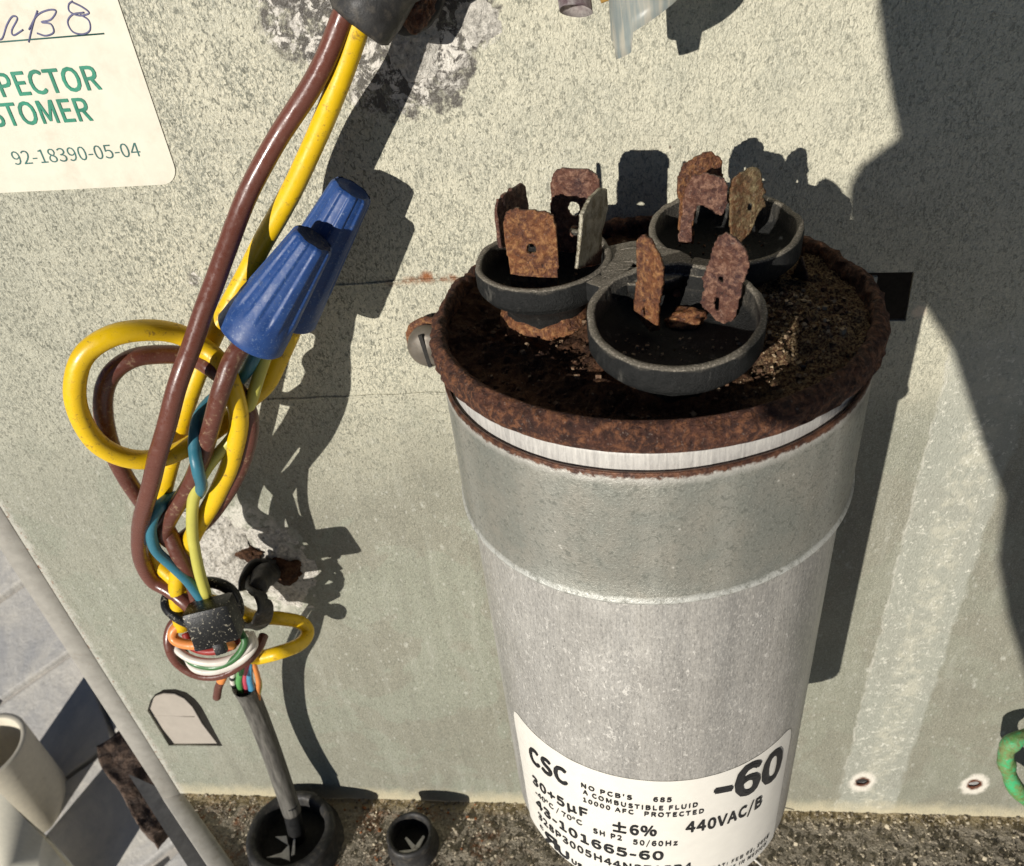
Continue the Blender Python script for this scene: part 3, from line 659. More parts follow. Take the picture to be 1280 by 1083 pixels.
# ------------------------------------------------------------------ capacitor
CB = -11.85
cap = thing('capacitor', 'large round aluminium run capacitor with rusty top and white printed label', 'capacitor', (0, 0, CB))
bm = bmesh.new(); prof = [(0, CB + .12), (2.2, CB + .1), (2.55, CB), (2.8, CB + .03), (2.93, CB + .12), (3.0, CB + .3)] + [(3.0, CB + .3 + (10.9) * k / 12) for k in range(1, 13)] + [(3.0, -.46), (2.97, -.48)]
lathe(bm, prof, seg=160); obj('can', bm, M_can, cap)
def rough_rim(v, a):
    n = fbm(v, 1.7, 2, 4) * .026 + fbm(v, 6, 9, 5) * .046 + .022 * max(0, fbm(v, 3.5, 14, 3) - .25)
    r = math.hypot(v.x, v.y); k = 1 + n / r; return Vector((v.x * k, v.y * k, v.z + n * .7))
RC, RT = 2.975, .215
bm = bmesh.new(); lathe(bm, [(3.0, -.50), (3.10, -.50), (3.165, -.47), (3.19, -.43), (3.195, -.37), (3.195, -.31), (3.19, -.25), (3.17, -.19), (3.13, -.14), (3.09, -.105), (3.05, -.085), (3.02, -.09), (2.99, -.11), (2.97, -.15), (2.955, -.20), (2.95, -.26), (2.95, -.34), (2.96, -.48)], seg=260, closed=True, fn=rough_rim)
bmesh.ops.recalc_face_normals(bm, faces=bm.faces); obj('rim', bm, M_rim, cap)
def lid_h(x, y):
    r = math.hypot(x, y); p = (x, y, 0)
    return -.46 + .06 * max(0, 1 - r / 2.6) + .07 * fbm(p, 1.3, 1, 4) + .09 * abs(fbm(p, 3.2, 6, 4)) + .035 * fbm(p, 11, 8, 3) + .05 * round(2.2 * fbm(p, 1.9, 21, 3)) + .10 * max(0, (r - 2.3) / .6) + .30 * math.exp(-((x - 1.8) ** 2 + (y + .6) ** 2) * .8)  # right side raised so the sun reaches a wider patch
bm = bmesh.new(); n = 150; g = {}
for i in range(n + 1):
    for j in range(n + 1):
        x, y = -2.98 + 5.96 * i / n, -2.98 + 5.96 * j / n
        if math.hypot(x, y) < 2.98: g[i, j] = bm.verts.new((x, y, lid_h(x, y)))
for i in range(n):
    for j in range(n):
        q = [g.get(k) for k in ((i, j), (i + 1, j), (i + 1, j + 1), (i, j + 1))]
        if all(q): bm.faces.new(q)
obj('lid', bm, M_lid, cap)
rnd = random.Random(5); IT = [[], []]
for k in range(2700):
    a, r = rnd.random() * 2 * PI, 2.7 * math.sqrt(rnd.random()); x, y = r * math.cos(a), r * math.sin(a)
    if k < 1000: x, y = 1.75 + rnd.gauss(0, .5), -.7 + rnd.gauss(0, .7)
    if math.hypot(x, y) > 2.7: continue
    sz = .009 + .032 * rnd.random() ** 4; IT[1 if k < 600 else 0].append((x, y, lid_h(x, y) + sz * .4, sz, k % 2))
scatter('rust_chips', IT[0], M_chip, cap); scatter('tan_crumbs', IT[1], M_chip2, cap)
# paper label wrapped on the can
LR = 3.008
def lab(adeg, z, r=LR): a = math.radians(adeg); return Vector((r * math.cos(a), r * math.sin(a), z))
bm = bmesh.new(); N = 110; rows = 16; la0, la1 = -151.0, -35.8; g = {}
def top_z(t):   # rounded corners
    a = la0 + (la1 - la0) * t; d = min(a - la0, la1 - a) * math.radians(1) * 3.0; c = .32
    zt = -7.60 - .06 * abs(t - .5) * 2
    return zt - (c - math.sqrt(max(0, c * c - (c - d) ** 2)) if d < c else 0)
for i in range(N + 1):
    t = i / N
    for j in range(rows + 1):
        z1 = top_z(t); z0 = -11.62; f = j / rows
        g[i, j] = bm.verts.new(lab(la0 + (la1 - la0) * t, z0 + (z1 - z0) * f, LR + .004 * nz((t * 20, f * 6, 0), 1)))
for i in range(N):
    for j in range(rows): bm.faces.new((g[i, j], g[i + 1, j], g[i + 1, j + 1], g[i, j + 1]))
label = obj('label', bm, M_labelp, cap)
bm = bmesh.new()
def cyl_text(s, a0, a1, z0, z1, h, off=.0, space=1.0):
    k = math.radians(1) * LR; w = (a1 - a0) * k
    add_text(bm, s, lambda u, v, d: lab(a0 + u / k, z0 + (z1 - z0) * u / w + v, LR + .012 + d), w, h, off, space)
cyl_text('CSC', -140.8, -122.2, -8.78, -8.56, .50, .026, 1.05)
cyl_text("NO PCB'S", -116.2, -98.4, -8.33, -8.24, .132, .0045, 1.1); cyl_text('685', -91.4, -85.5, -8.22, -8.23, .132, .0045, 1.1)
cyl_text('A COMBUSTIBLE FLUID', -115.8, -76.7, -8.53, -8.48, .132, .0045, 1.1)
cyl_text('10000 AFC', -116, -98, -8.80, -8.71, .132, .0045, 1.1); cyl_text('PROTECTED', -94.3, -74.4, -8.71, -8.73, .132, .0045, 1.1)
cyl_text('-60', -70.4, -41.5, -8.48, -8.92, .92, .050, 1.0)
cyl_text('30+5\u00b5F', -141.8, -114.8, -9.62, -9.33, .29, .011, 1.05)
cyl_text('\u00b16%', -105.3, -90.4, -9.46, -9.37, .32, .013, 1.05)
cyl_text('440VAC/B', -80.2, -50.0, -9.30, -9.46, .34, .013, 1.05)
cyl_text('-40\u00b0C / 70\u00b0C', -141, -117.4, -9.98, -9.72, .165, .003)
cyl_text('SH P2', -113, -102.4, -9.78, -9.72, .165, .005, 1.1); cyl_text('50/60Hz', -98.4, -83, -9.76, -9.72, .165, .005, 1.1)
cyl_text('43-101665-60', -141.7, -87.9, -10.45, -10.24, .295, .013, 1.05)
cyl_text('328P3005H44N37A5B4', -141.7, -77.5, -10.92, -10.70, .24, .007, 1.05)
cyl_text('c', -141.5, -139.3, -11.28, -11.28, .14, .01); cyl_text('\u042f', -138.6, -131.5, -11.58, -11.50, .40, .025); cyl_text('U', -131.0, -125.5, -11.54, -11.52, .30, .02); cyl_text('US', -124, -119.2, -11.52, -11.50, .16, .01)
cyl_text('DAT: FEB 02, 2018', -69.5, -41.5, -10.95, -11.18, .115, .002, 1.1); cyl_text('MADE IN MEXICO', -66.5, -42.5, -11.22, -11.42, .115, .002, 1.1)
obj('lettering', bm, M_ink, label, smooth=False)

# three joined plastic cups with corroded blades
ZC = .50
cups = []
for nm, cx, cy, rr, sy, tl_ in (('left', -1.50, .33, 1.0, 1.05, .02), ('front', .25, -1.52, 1.10, 1.12, .10), ('right', 1.14, 1.03, 1.10, 1.12, .06)):
    def wob(v, a, cx=cx, sy=sy, tl_=tl_): n = .022 * fbm((v.x + cx, v.y, v.z), 2.5, cx, 4) + .008 * fbm((v.x, v.y, v.z), 12, cx, 2); r = math.hypot(v.x, v.y) + 1e-6; return Vector((v.x * (1 + n / r), v.y * (1 + n / r) * sy, v.z + n * .8 + tl_ * v.y))
    prof = [(rr * .58, -.50), (rr * .60, -.22), (rr * .66, -.12), (rr * .70, -.06), (rr * .90, .08), (rr * .93, .10), (rr * .94, .15), (rr * .985, .17), (rr, .20), (rr, ZC - .02), (rr - .02, ZC), (rr - .085, ZC), (rr - .105, ZC - .02), (rr - .115, .2), (rr * .72, .02), (rr * .55, -.04), (0.02, -.06)]
    bm = bmesh.new(); lathe(bm, prof, (cx, cy, 0), 110, fn=wob); bmesh.ops.recalc_face_normals(bm, faces=bm.faces)
    cup = obj('terminal_cup', bm, M_cup, cap); cups.append(cup)
    bm = bmesh.new(); lathe(bm, [(rr * .74, -.62), (rr * .70, -.42), (rr * .62, -.28), (rr * .58, -.22)], (cx, cy, 0), 60, fn=lambda v, a: Vector((v.x * (1 + .08 * fbm(v, 3, 4)), v.y * (1 + .08 * fbm(v, 3, 4)), v.z + .05 * fbm(v, 5, 2)))); obj('cup_seat', bm, M_blade if nm == 'left' else M_lid, cap)
C3 = [Vector((-1.50, .33, 0)), Vector((.25, -1.48, 0)), Vector((1.14, 1.0, 0))]; RR3 = [1.0, 1.09, 1.09]
for i in range(3):
    a, b = C3[i], C3[(i + 1) % 3]; d = (b - a).normalized(); s0 = a + d * (RR3[i] - .02); s1 = b - d * (RR3[(i + 1) % 3] - .02); q = Vector((-d.y, d.x, 0))
    ln = (s1 - s0).length; ctr = (C3[0] + C3[1] + C3[2]) / 3
    mid = (s0 + s1) / 2 + (ctr - (s0 + s1) / 2).normalized() * .04
    bm = bmesh.new(); box(bm, mid + Vector((0, 0, ZC - .19)), (ln + .10, .30, .30), Matrix.Rotation(math.atan2(d.y, d.x), 3, 'Z'), .03)
    bmesh.ops.subdivide_edges(bm, edges=bm.edges[:], cuts=3, use_grid_fill=True)
    for v in bm.verts: v.co += Vector((nz(v.co, 6, 1), nz(v.co, 6, 2), nz(v.co, 6, 3))) * .02
    obj('cup_bridge', bm, M_cup, cap)
bm = fill_plate([(.62 * math.cos(t) + .02 * math.sin(5 * t), .62 * math.sin(t)) for t in [2 * PI * k / 30 for k in range(30)]], [[(-.20, -.06), (.02, -.10), (.04, .06), (-.16, .09)]], .14, lambda u, v, w: Vector((u - .06, v - .05, ZC - .10 + w)))
bmesh.ops.subdivide_edges(bm, edges=bm.edges[:], cuts=1)
for v in bm.verts: v.co += Vector((nz(v.co, 6, 1), nz(v.co, 6, 2), nz(v.co, 6, 3))) * .02
obj('cup_web', bm, M_cup, cap, smooth=False)
def blade(cup, bl, br, poly_px, holes_px=(), m=None, thick=.05, amp=.012, seed=0., label=None, bend=None):
    """bl, br: two 3-D points on the foot of an upright blade; outline in photo pixels falls on that plane"""
    U = Vector((br.x - bl.x, br.y - bl.y, 0)).normalized(); V = Vector((0, 0, 1)); Nn = U.cross(V)
    def uv(px, py):
        q = on_plane(px, py, bl, Nn) - bl; return (q.dot(U), q.dot(V))
    bm = rust_plate([uv(*p) for p in poly_px], [[uv(*p) for p in h] for h in holes_px], bl, U, V, thick, .026, amp, seed, bend)
    o = obj('terminal_blade', bm, m or M_blade, cup)
    if label: o['label'] = label
    return o
def hole(cx, cy, rx, ry, n=10): return [(cx + rx * math.cos(2 * PI * k / n), cy + ry * math.sin(2 * PI * k / n)) for k in range(n)]
# left cup
blade(cups[0], Vector((-1.36, 1.22, 0)), Vector((-.674, .98, 0)), [(688, 345), (688, 225), (692, 214), (702, 210.5), (735, 212), (745, 218), (749, 226), (750, 345)], [hole(717, 261, 6.5, 9), hole(718.5, 288.5, 6.5, 7)], M_blade2, seed=1, label='tall purple brown blade with two holes')
blade(cups[0], at(635, 340, .06), at(697, 350, -.06), [(640, 362), (632, 310), (628, 278), (632, 265), (645, 261), (680, 265), (691, 270), (696, 285), (699, 370)], [hole(664, 312, 7, 6)], M_blade, seed=2, label='orange flaked blade facing out')
p0 = at(655, 240, 1.10); p1 = at(624, 250, .45)
blade(cups[0], Vector((p1.x, p1.y, 0)), Vector((p0.x, p0.y, 0)), [(626, 310), (621, 262), (623, 249), (652, 228), (657, 232), (661, 262), (661, 312)], [], M_blade2, seed=3, label='dark brown blade turned sideways')
p0 = at(757, 240, .62); p1 = at(731, 260, -.02)
blade(cups[0], Vector((p1.x, p1.y, 0)), Vector((p0.x, p0.y, 0)), [(722, 337), (727, 290), (728, 268), (738, 248), (752, 234), (759, 236), (760, 262), (753, 290), (752, 330)], [], M_silver, seed=4, amp=.010, label='pale silvery blade seen edge on')
# right cup
blade(cups[2], Vector((.62, 1.30, 0)), Vector((1.15, 1.52, 0)), [(850, 305), (848, 225), (855, 205), (868, 197), (890, 189), (902, 198), (904, 224), (884, 226), (872, 234), (868, 305)], [], M_blade, seed=5, amp=.018, label='tall rusted blade broken into a hook')
blade(cups[2], Vector((.62, .82, 0)), Vector((1.14, .72, 0)), [(847, 302), (852, 262), (856, 236), (866, 218), (885, 217), (905, 224), (911, 236), (910, 255), (904, 271), (892, 268), (880, 258), (871, 258), (867, 275), (864, 303)], [], M_blade2, seed=6, amp=.016, label='broken rusty blade with a ragged lower edge')
blade(cups[2], Vector((1.18, .80, 0)), Vector((1.60, 1.10, 0)), [(914, 295), (914, 240), (918, 222), (930, 214), (942, 207), (950, 212), (954, 234), (959, 241), (952, 243), (957, 252), (958, 258), (950, 264), (938, 290), (926, 306)], [hole(939, 260, 2.5, 5)], M_olive, seed=7, amp=.025, label='olive brown crusted blade')
# front cup
blade(cups[1], atz(796, 400, .12), atz(822, 412, .12), [(792, 388), (795, 340), (795, 300), (802, 292), (812, 300), (822, 318), (828, 340), (826, 366), (822, 385), (822, 414), (812, 414), (800, 400)], [hole(804, 390, 2, 6)], M_blade, seed=8, amp=.018, label='narrow orange brown blade')
blade(cups[1], atz(876, 395, .12), atz(915, 402, .12), [(875, 380), (880, 362), (876, 348), (884, 330), (892, 308), (896, 296), (906, 291), (918, 298), (934, 316), (938, 332), (930, 352), (925, 378), (918, 400), (906, 406), (894, 401), (882, 389)], [hole(896, 380, 3, 9), hole(901, 350, 2, 5)], M_blade2, seed=9, amp=.018, label='wide purple brown blade pierced by two slits')
rnd = random.Random(9)
for cu_, cc_ in zip(cups, C3):
    its = []
    for k in range(70):
        a_, r_ = rnd.random() * 6.28, .8 * math.sqrt(rnd.random()); its.append((cc_.x + r_ * math.cos(a_), cc_.y + r_ * math.sin(a_), -.03 + .22 * max(0, r_ - .5), .008 + .026 * rnd.random() ** 3, k % 2))
    scatter('rust_crumbs', its, M_chip2 if cu_ is cups[1] else M_chip, cu_)
bm = bmesh.new(); c = atz(860, 398, .05); r = bmesh.ops.create_icosphere(bm, subdivisions=4, radius=.22)
for v in bm.verts: v.co = Vector((v.co.x * 1.15, v.co.y * .95, v.co.z * .55)) * (1 + .5 * fbm(v.co, 5, 3)) + c
o = obj('rivet_stub', bm, M_blade, cups[1])
for q, zz, s in (((851, 352), .28, .07), ((845, 367), .22, .06)):
    bm = bmesh.new(); bmesh.ops.create_icosphere(bm, subdivisions=3, radius=s)
    c = atz(*q, zz)
    for v in bm.verts: v.co = v.co * (1 + .5 * fbm(v.co, 9, 2)) + c
    obj('corrosion_lump', bm, M_blade2, cups[1])
bm = bmesh.new(); fl = [(-.16, 0), (.10, .02), (.02, .36), (-.04, .44)]   # curled flake of rust standing on the lid
O = atz(1000, 350, -.3); bm = rust_plate([(-.15, 0), (.15, 0), (.06, .2), (-.02, .36), (-.06, .3)], [], O, Vector((.8, -.6, 0)), Vector((0, 0, 1)), .03, .03, .03, 4); obj('rust_flake', bm, M_chip, cap)

# ------------------------------------------------------------------ strap and its screw
strap = thing('mounting_strap', 'wide grey galvanised strap clamped round the capacitor below its rim', 'strap', (0, 0, -3.1))
SR = 3.10
bm = bmesh.new(); prof = [(SR - .05, -.83), (SR - .005, -.82), (SR, -.84), (SR, -1.4), (SR, -2.0), (SR, -2.6), (SR, -3.0), (SR + .035, -3.05), (SR + .03, -3.085), (SR - .05, -3.09)]
def tilt(v, a):
    k = (v.z + .82) / (-2.27); return Vector((v.x, v.y, v.z + v.x * (.0187 + (.0396 - .0187) * k) + .012 * fbm((v.x, v.y, 0), 1.5, 4)))
lathe(bm, prof, seg=150, closed=True, fn=tilt); bmesh.ops.recalc_face_normals(bm, faces=bm.faces); obj('band', bm, M_strap, strap)
bm = bmesh.new(); box(bm, (3.5, PY - .16, -2.0), (1.3, .08, .9), Matrix.Rotation(.18, 3, 'Z'), .02); obj('hook_tab', bm, M_strap, strap)
SCW = at(536, 432, PY - .45)
bm = bmesh.new(); sd = Vector((-.12, -1, .05)).normalized()
lathe(bm, [(.001, .50), (.28, .48), (.38, .40), (.41, .30), (.41, .18), (.36, .14), (.30, .14), (.30, -.35)], SCW - sd * .25, 40, sd); bmesh.ops.recalc_face_normals(bm, faces=bm.faces)
scr = sharp(obj('screw', bm, M_screw, strap), 40)
bm = bmesh.new(); box(bm, SCW + sd * .235, (.075, .05, .70), Matrix.Rotation(-.12, 3, 'Y')); obj('screw_slot', bm, M_dark, scr, smooth=False)
bm = bmesh.new(); lathe(bm, [(.3, .02), (.50, .02), (.52, .08), (.48, .13), (.3, .13)], SCW - sd * .25, 40, sd, closed=True, fn=lambda v, a: v * (1 + .05 * fbm(v, 6, 1))); bmesh.ops.recalc_face_normals(bm, faces=bm.faces); obj('washer', bm, M_blade, scr)

# ------------------------------------------------------------------ wires
def wire(name, pts, r, m, label, cat='wire', group='insulated wires of the bundle', n=8, seg=16, caps=True):
    P = [at(x, y, d + (.5 * max(0, min(1, (y - 600) / 120)) if x < 335 else 0)) for x, y, d in pts]; S = spline(P, n); bm = bmesh.new()
    sd = sum(ord(c) for c in label) * .37; S = [q + Vector((nz(q, 1.1, sd), nz(q, 1.1, sd + 5), nz(q, 1.1, sd + 9))) * .022 for q in S]
    tube(bm, S, lambda t: r * (1 + .03 * nz((t * 14, sd, 0), 1)), seg, caps)
    return tag(obj(name, bm, m), label, cat, group)
wire('brown_wire', [(452, -40, 1.9), (428, 25, 1.85), (398, 92, 1.8), (350, 168, 1.75), (308, 248, 1.5), (282, 318, 1.1), (250, 400, .6), (226, 470, .2), (206, 540, .0), (187, 610, .05), (175, 660, .15), (176, 697, .25), (190, 724, .3), (212, 737, .25), (235, 755, .1), (255, 775, .1)], .165, M_brown,
     'long brown wire running straight from the top bushing down the left of the bundle')
wire('yellow_wire', [(470, -40, 1.95), (446, 38, 1.95), (425, 100, 1.95), (400, 160, 1.95), (376, 216, 1.93), (352, 262, 1.92), (329, 304, 1.9), (308, 342, 1.85), (288, 380, 1.75), (268, 418, 1.6), (250, 457, 1.45), (236, 498, 1.3), (224, 540, 1.2), (210, 590, 1.05), (198, 640, .9), (190, 676, .75), (200, 705, .55), (222, 728, .35), (240, 760, .2)], .172, M_yellow,
     'yellow wire coming out of the top bushing beside the long brown wire')
wire('yellow_wire', [(395, 345, 2.1), (352, 440, 1.9), (335, 478, 1.75), (312, 500, 1.5), (282, 528, 1.2), (245, 552, .85), (205, 571, .5), (165, 574, .2), (125, 557, .0), (101, 524, -.1), (93, 487, -.1), (105, 446, .0), (138, 420, .25), (180, 413, .6), (222, 417, 1.0), (254, 434, 1.15), (278, 458, 1.05), (292, 492, .9), (298, 530, .9), (288, 578, .85), (265, 628, .75), (242, 668, .6), (226, 705, .4), (221, 742, .2), (228, 785, .05)], .178, M_yellow,
     'yellow wire looped in a wide open ring left of the brown wire')
wire('brown_wire', [(340, 390, 1.4), (297, 440, .85), (280, 478, .62), (268, 520, .55), (254, 566, .58), (234, 612, .6), (212, 650, .5), (205, 668, .45), (218, 678, .55), (238, 668, .75), (262, 645, .9), (290, 605, 1.0), (309, 560, 1.05), (312, 520, 1.1), (296, 488, 1.15), (268, 462, 1.0), (238, 446, 1.2), (200, 443, .95), (165, 448, .65), (138, 470, .45), (129, 505, .4), (135, 545, .45), (150, 585, .55), (178, 628, .65), (205, 655, .6), (222, 690, .3), (240, 725, .2), (250, 760, .1)], .165, M_brown2,
     'brown wire from the lower blue connector curling round inside the yellow ring')
wire('teal_wire', [(345, 390, 1.5), (318, 446, 1.25), (300, 474, 1.3), (268, 498, 1.15), (249, 522, .8), (243, 555, .45), (247, 588, .22), (252, 611, .5), (237, 623, 1.02), (216, 622, .9), (199, 634, .45), (189, 660, .2), (193, 686, .15), (215, 707, .1), (236, 727, .05), (255, 752, .0)], .115, M_blue,
     'thin teal wire winding over the brown wires to the black tie')
wire('lime_wire', [(350, 395, 1.7), (326, 462, 1.35), (312, 505, 1.1), (292, 545, .9), (262, 580, .7), (243, 618, .5), (240, 655, .35), (246, 700, .2), (258, 745, .05)], .115, M_lime,
     'thin lime yellow wire dropping straight to the black tie')
# blue twist connectors
def wire_nut(label, base, tip, rb, rt, ribs=9, ph=0., capm=None):
    ax = (tip - base); Lh = ax.length; bm = bmesh.new(); prof = []
    def fn(v, a):
        t = v.z / Lh; 
        if t > .24:
            k = min(1, (t - .24) / .05); w = math.cos(ribs * (a + ph)); g = max(-1, min(1, w * 3.0))
            v = Vector((v.x * (1 + .036 * k * g), v.y * (1 + .036 * k * g), v.z))
        return v
    for (r, z) in [(rb * .80, .12 * Lh), (rb * .88, -.005 * Lh), (rb * .97, 0), (rb * 1.02, .02 * Lh), (rb * 1.0, .06 * Lh), (rb * .97, .16 * Lh), (rb * .93, .22 * Lh)]: prof.append((r, z))
    for k in range(1, 19):
        t = .22 + .75 * k / 18; prof.append((rb * .93 + (rt - rb * .93) * (k / 18) ** .92, t * Lh))
    prof += [(rt * .97, .985 * Lh), (rt * .88, Lh)]
    lathe(bm, prof, base, 144, ax, fn=fn); bmesh.ops.recalc_face_normals(bm, faces=bm.faces)
    root = thing('twist_connector', label, 'wire connector', base, 'blue twist connectors')
    sharp(obj('shell', bm, M_nut, root), 50)
    bm = bmesh.new(); lathe(bm, [(rt * .90, .99 * Lh), (rt * .80, 1.0 * Lh), (rt * .7, .975 * Lh), (0.01, .965 * Lh)], base, 40, ax); bmesh.ops.recalc_face_normals(bm, faces=bm.faces); obj('end_cap', bm, capm or M_nuttip, root)
    return root
wire_nut('blue ribbed twist connector in front, brown and teal wires entering it', at(313, 420, 1.15), at(393, 298, 1.45), .60, .345, 8, .2)
wire_nut('blue ribbed twist connector half hidden behind the other blue connector', at(356, 392, 2.1), at(441, 236, 2.35), .58, .35, 8, .5, M_nut)

# black tie, its mount and the wires bunched below it
tie = thing('cable_tie', 'black cable tie with dusty square head binding the coloured wires', 'cable tie', at(268, 778, -.1))
R1 = Matrix((RX, UP, -FW)).transposed()
def cbox(bm, px, py, y, size, rot=0., bev=.04, tiltx=0.):
    c = at(px, py, y); M = R1 @ Matrix.Rotation(rot, 3, 'Z') @ Matrix.Rotation(tiltx, 3, 'X'); return box(bm, c, size, M, bev)
bm = bmesh.new(); cbox(bm, 268, 776, .15, (1.0, .88, .66), .24, .12, .35); sharp(obj('head', bm, M_tie, tie), 40)
bm = bmesh.new(); P = spline([at(*p) for p in [(252, 782, .2), (228, 775, .4), (210, 760, .6), (211, 744, .85), (230, 735, 1.1), (262, 728, 1.1), (288, 738, 1.0), (298, 762, .8), (290, 785, .4)]], 8)
tube(bm, P, .13, 10); obj('loop', bm, M_tie, tie)
bm = bmesh.new(); cbox(bm, 274, 806, .14, (.26, .42, .20), .3, .05, .2); sharp(obj('tail', bm, M_tie, tie), 40)
bm = bmesh.new(); cbox(bm, 256, 800, .3, (.42, .34, .42), .2, .06, .2); sharp(obj('latch', bm, M_tie, tie), 40)
wire('yellow_wire', [(262, 752, .5), (290, 760, .9), (318, 772, 1.6), (350, 773, 2.3), (376, 778, 2.55), (385, 790, 2.5), (376, 804, 2.1), (350, 815, 1.5), (322, 822, .9), (300, 822, .5)], .17, M_yellow, 'short yellow wire bent into a hairpin through the grey clip below the tie')
wire('brown_wire', [(228, 768, .4), (214, 785, .2), (212, 806, .0), (222, 828, -.1), (246, 843, -.15), (276, 843, -.1), (304, 829, .1), (322, 812, .5), (330, 795, .9)], .115, M_brown, 'brown wire wrapped lowest round the bunch under the tie')
wire('orange_wire', [(232, 776, .1), (217, 788, -.05), (219, 800, -.15), (240, 806, -.25), (268, 803, -.2), (292, 806, .1)], .115, M_orange, 'orange wire curling out from under the tie head')
wire('white_wire', [(224, 800, .2), (222, 812, .0), (240, 825, -.15), (268, 828, -.15), (295, 820, -.02), (312, 805, .15), (306, 792, .4)], .095, M_white, 'white wire wrapped just under the black tie head')
wire('dark_green_wire', [(228, 812, .15), (240, 828, -.12), (268, 834, -.16), (292, 824, -.1), (306, 804, .05), (300, 790, .2)], .08, M_dgreen, 'dark green wire between the two white strands')
wire('white_wire', [(228, 820, .1), (246, 836, -.1), (270, 838, -.12), (298, 828, .02), (316, 808, .25), (312, 792, .5)], .105, M_white, 'white wire wrapped second under the tie beside the dark green one')
wire('red_wire', [(232, 792, .3), (240, 808, .1), (262, 814, .0), (288, 808, .05), (300, 795, .3)], .10, M_red, 'dark red wire almost hidden behind the orange one')
# stripped cable end
cab_pts = [(304, 858, 1.55), (315, 878, 1.95), (330, 915, 2.2), (343, 950, 2.2), (355, 985, 2.05), (365, 1015, 1.85)]
cb = thing('sheathed_cable', 'grey round cable running from the coloured wires down into the large bushing', 'cable', at(365, 1015, 1.6))
S = spline([at(*p) for p in cab_pts], 10); bm = bmesh.new(); tube(bm, S, .285, 20, False); bmesh.ops.solidify(bm, geom=bm.faces[:], thickness=.045); obj('sheath', bm, M_sheath, cb)
S = spline([at(*p) for p in [(362, 1004, 1.91), (368, 1030, 1.8), (374, 1060, 1.8), (378, 1090, 1.9)]], 8); bm = bmesh.new(); tube(bm, S, .26, 18); obj('inner_jacket', bm, M_black, cb)
S = spline([at(*p) for p in cab_pts], 10)[3:]; bm = bmesh.new(); tube(bm, S, .235, 14); obj('filler', bm, M_black, cb)
def fall(pts): return [(x, y, z + .65 * max(0, min(1.15, (y - 824) / 38))) for x, y, z in pts]
def core(name, pts, r, m, label): wire(name, fall(pts), r, m, label)
core('green_wire', [(305, 822, .5), (301, 838, .42), (299, 852, .42), (303, 866, .5), (312, 882, .66)], .085, M_green, 'bright green conductor entering the grey cable end')
core('pink_wire', [(318, 812, .6), (310, 828, .5), (306, 845, .45), (308, 866, .5), (314, 884, .68)], .07, M_pink, 'pink conductor entering the grey cable end')
core('pale_blue_wire', [(312, 826, .6), (312, 842, .48), (314, 858, .42), (314, 870, .5), (318, 886, .68)], .085, M_lblue, 'pale blue conductor entering the grey cable end')
core('amber_wire', [(312, 818, .65), (318, 832, .6), (323, 850, .52), (323, 866, .55), (322, 884, .7)], .065, M_orange, 'thin amber conductor at the right of the cable end')
core('lime_wire', [(314, 824, .7), (321, 842, .62), (325, 858, .58), (322, 872, .6), (320, 886, .72)], .06, M_lime, 'thin lime conductor at the right of the cable end')
S = spline([at(a_, b_, c_ + .5) for a_, b_, c_ in fall([(297, 824, .6), (292, 838, .52), (291, 852, .5), (298, 868, .55), (308, 880, .7)])], 8); sw = thing('striped_wire', 'white conductor with black bands at the left of the cable end', 'wire', S[0])
bm = bmesh.new(); tube(bm, S, .075, 12); obj('insulation', bm, M_white, sw)
for k in (7, 12, 17, 22):
    bm = bmesh.new(); tube(bm, S[k:k + 3], .079, 12); obj('band', bm, M_black, sw)
so = thing('orange_stub', 'cut orange wire end with brown sleeve hanging below the bunch', 'wire', at(274, 868, -.1))
S = spline([at(*p) for p in [(285, 828, .6), (281, 840, .45), (276, 852, .38)]], 8); bm = bmesh.new(); tube(bm, S, .105, 14); obj('insulation', bm, M_orange, so)
S = spline([at(*p) for p in [(277, 850, .4), (273, 860, .4), (271, 872, .42)]], 8); bm = bmesh.new(); tube(bm, S, .095, 14); obj('sleeve', bm, M_brown2, so)
# grey clip standing off the panel on its rusty mount
mt = thing('tie_mount', 'grey plastic clip on a rusted screw mount holding the yellow hairpin wire', 'cable mount', MOUNT)
wd = at(345, 772, 2.2) - at(300, 764, 1.2)
bm = bmesh.new(); ribbon(bm, spline([at(*p) for p in [(338, 715, 3.1), (322, 722, 2.7), (318, 736, 2.0), (324, 744, 1.45), (330, 760, 1.25), (326, 778, 1.5), (314, 784, 1.95), (308, 776, 2.2)]], 7), wd, .46, .10); obj('clip', bm, M_rubber, mt)
bm = bmesh.new(); ribbon(bm, spline([at(*p) for p in [(340, 705, 3.15), (318, 706, 2.8), (306, 722, 2.4), (304, 738, 2.2)]], 7), wd, .34, .09); obj('clip_arm', bm, M_rubber, mt)
bm = bmesh.new(); tube(bm, spline([at(322, 735, 1.9), at(330, 722, 2.5), at(338, 712, PY)], 6), lambda t: .22 + .12 * t, 14, True, .25, 2.); obj('post', bm, M_rubber, mt)
bm = bmesh.new(); bmesh.ops.create_icosphere(bm, subdivisions=5, radius=.5)
for v in bm.verts:
    d = v.co.copy(); v.co = Vector((d.x * 1.0, d.y * .6, d.z * .75)) * (1 + .45 * fbm(d, 2.5, 6)) + at(357, 712, PY - .02)
obj('rusted_nut', bm, M_lid, mt)  # dark lid rust puts the shade of the wire bundle into the colour
bm = bmesh.new(); bmesh.ops.create_icosphere(bm, subdivisions=4, radius=.22)
for v in bm.verts: d = v.co.copy(); v.co = Vector((d.x * 1.3, d.y * .7, d.z * .9)) * (1 + .5 * fbm(d, 5, 2)) + at(312, 693, PY - .08)
obj('rust_lump', bm, M_lid, mt)  # same dark rust, standing in for the bundle's shade

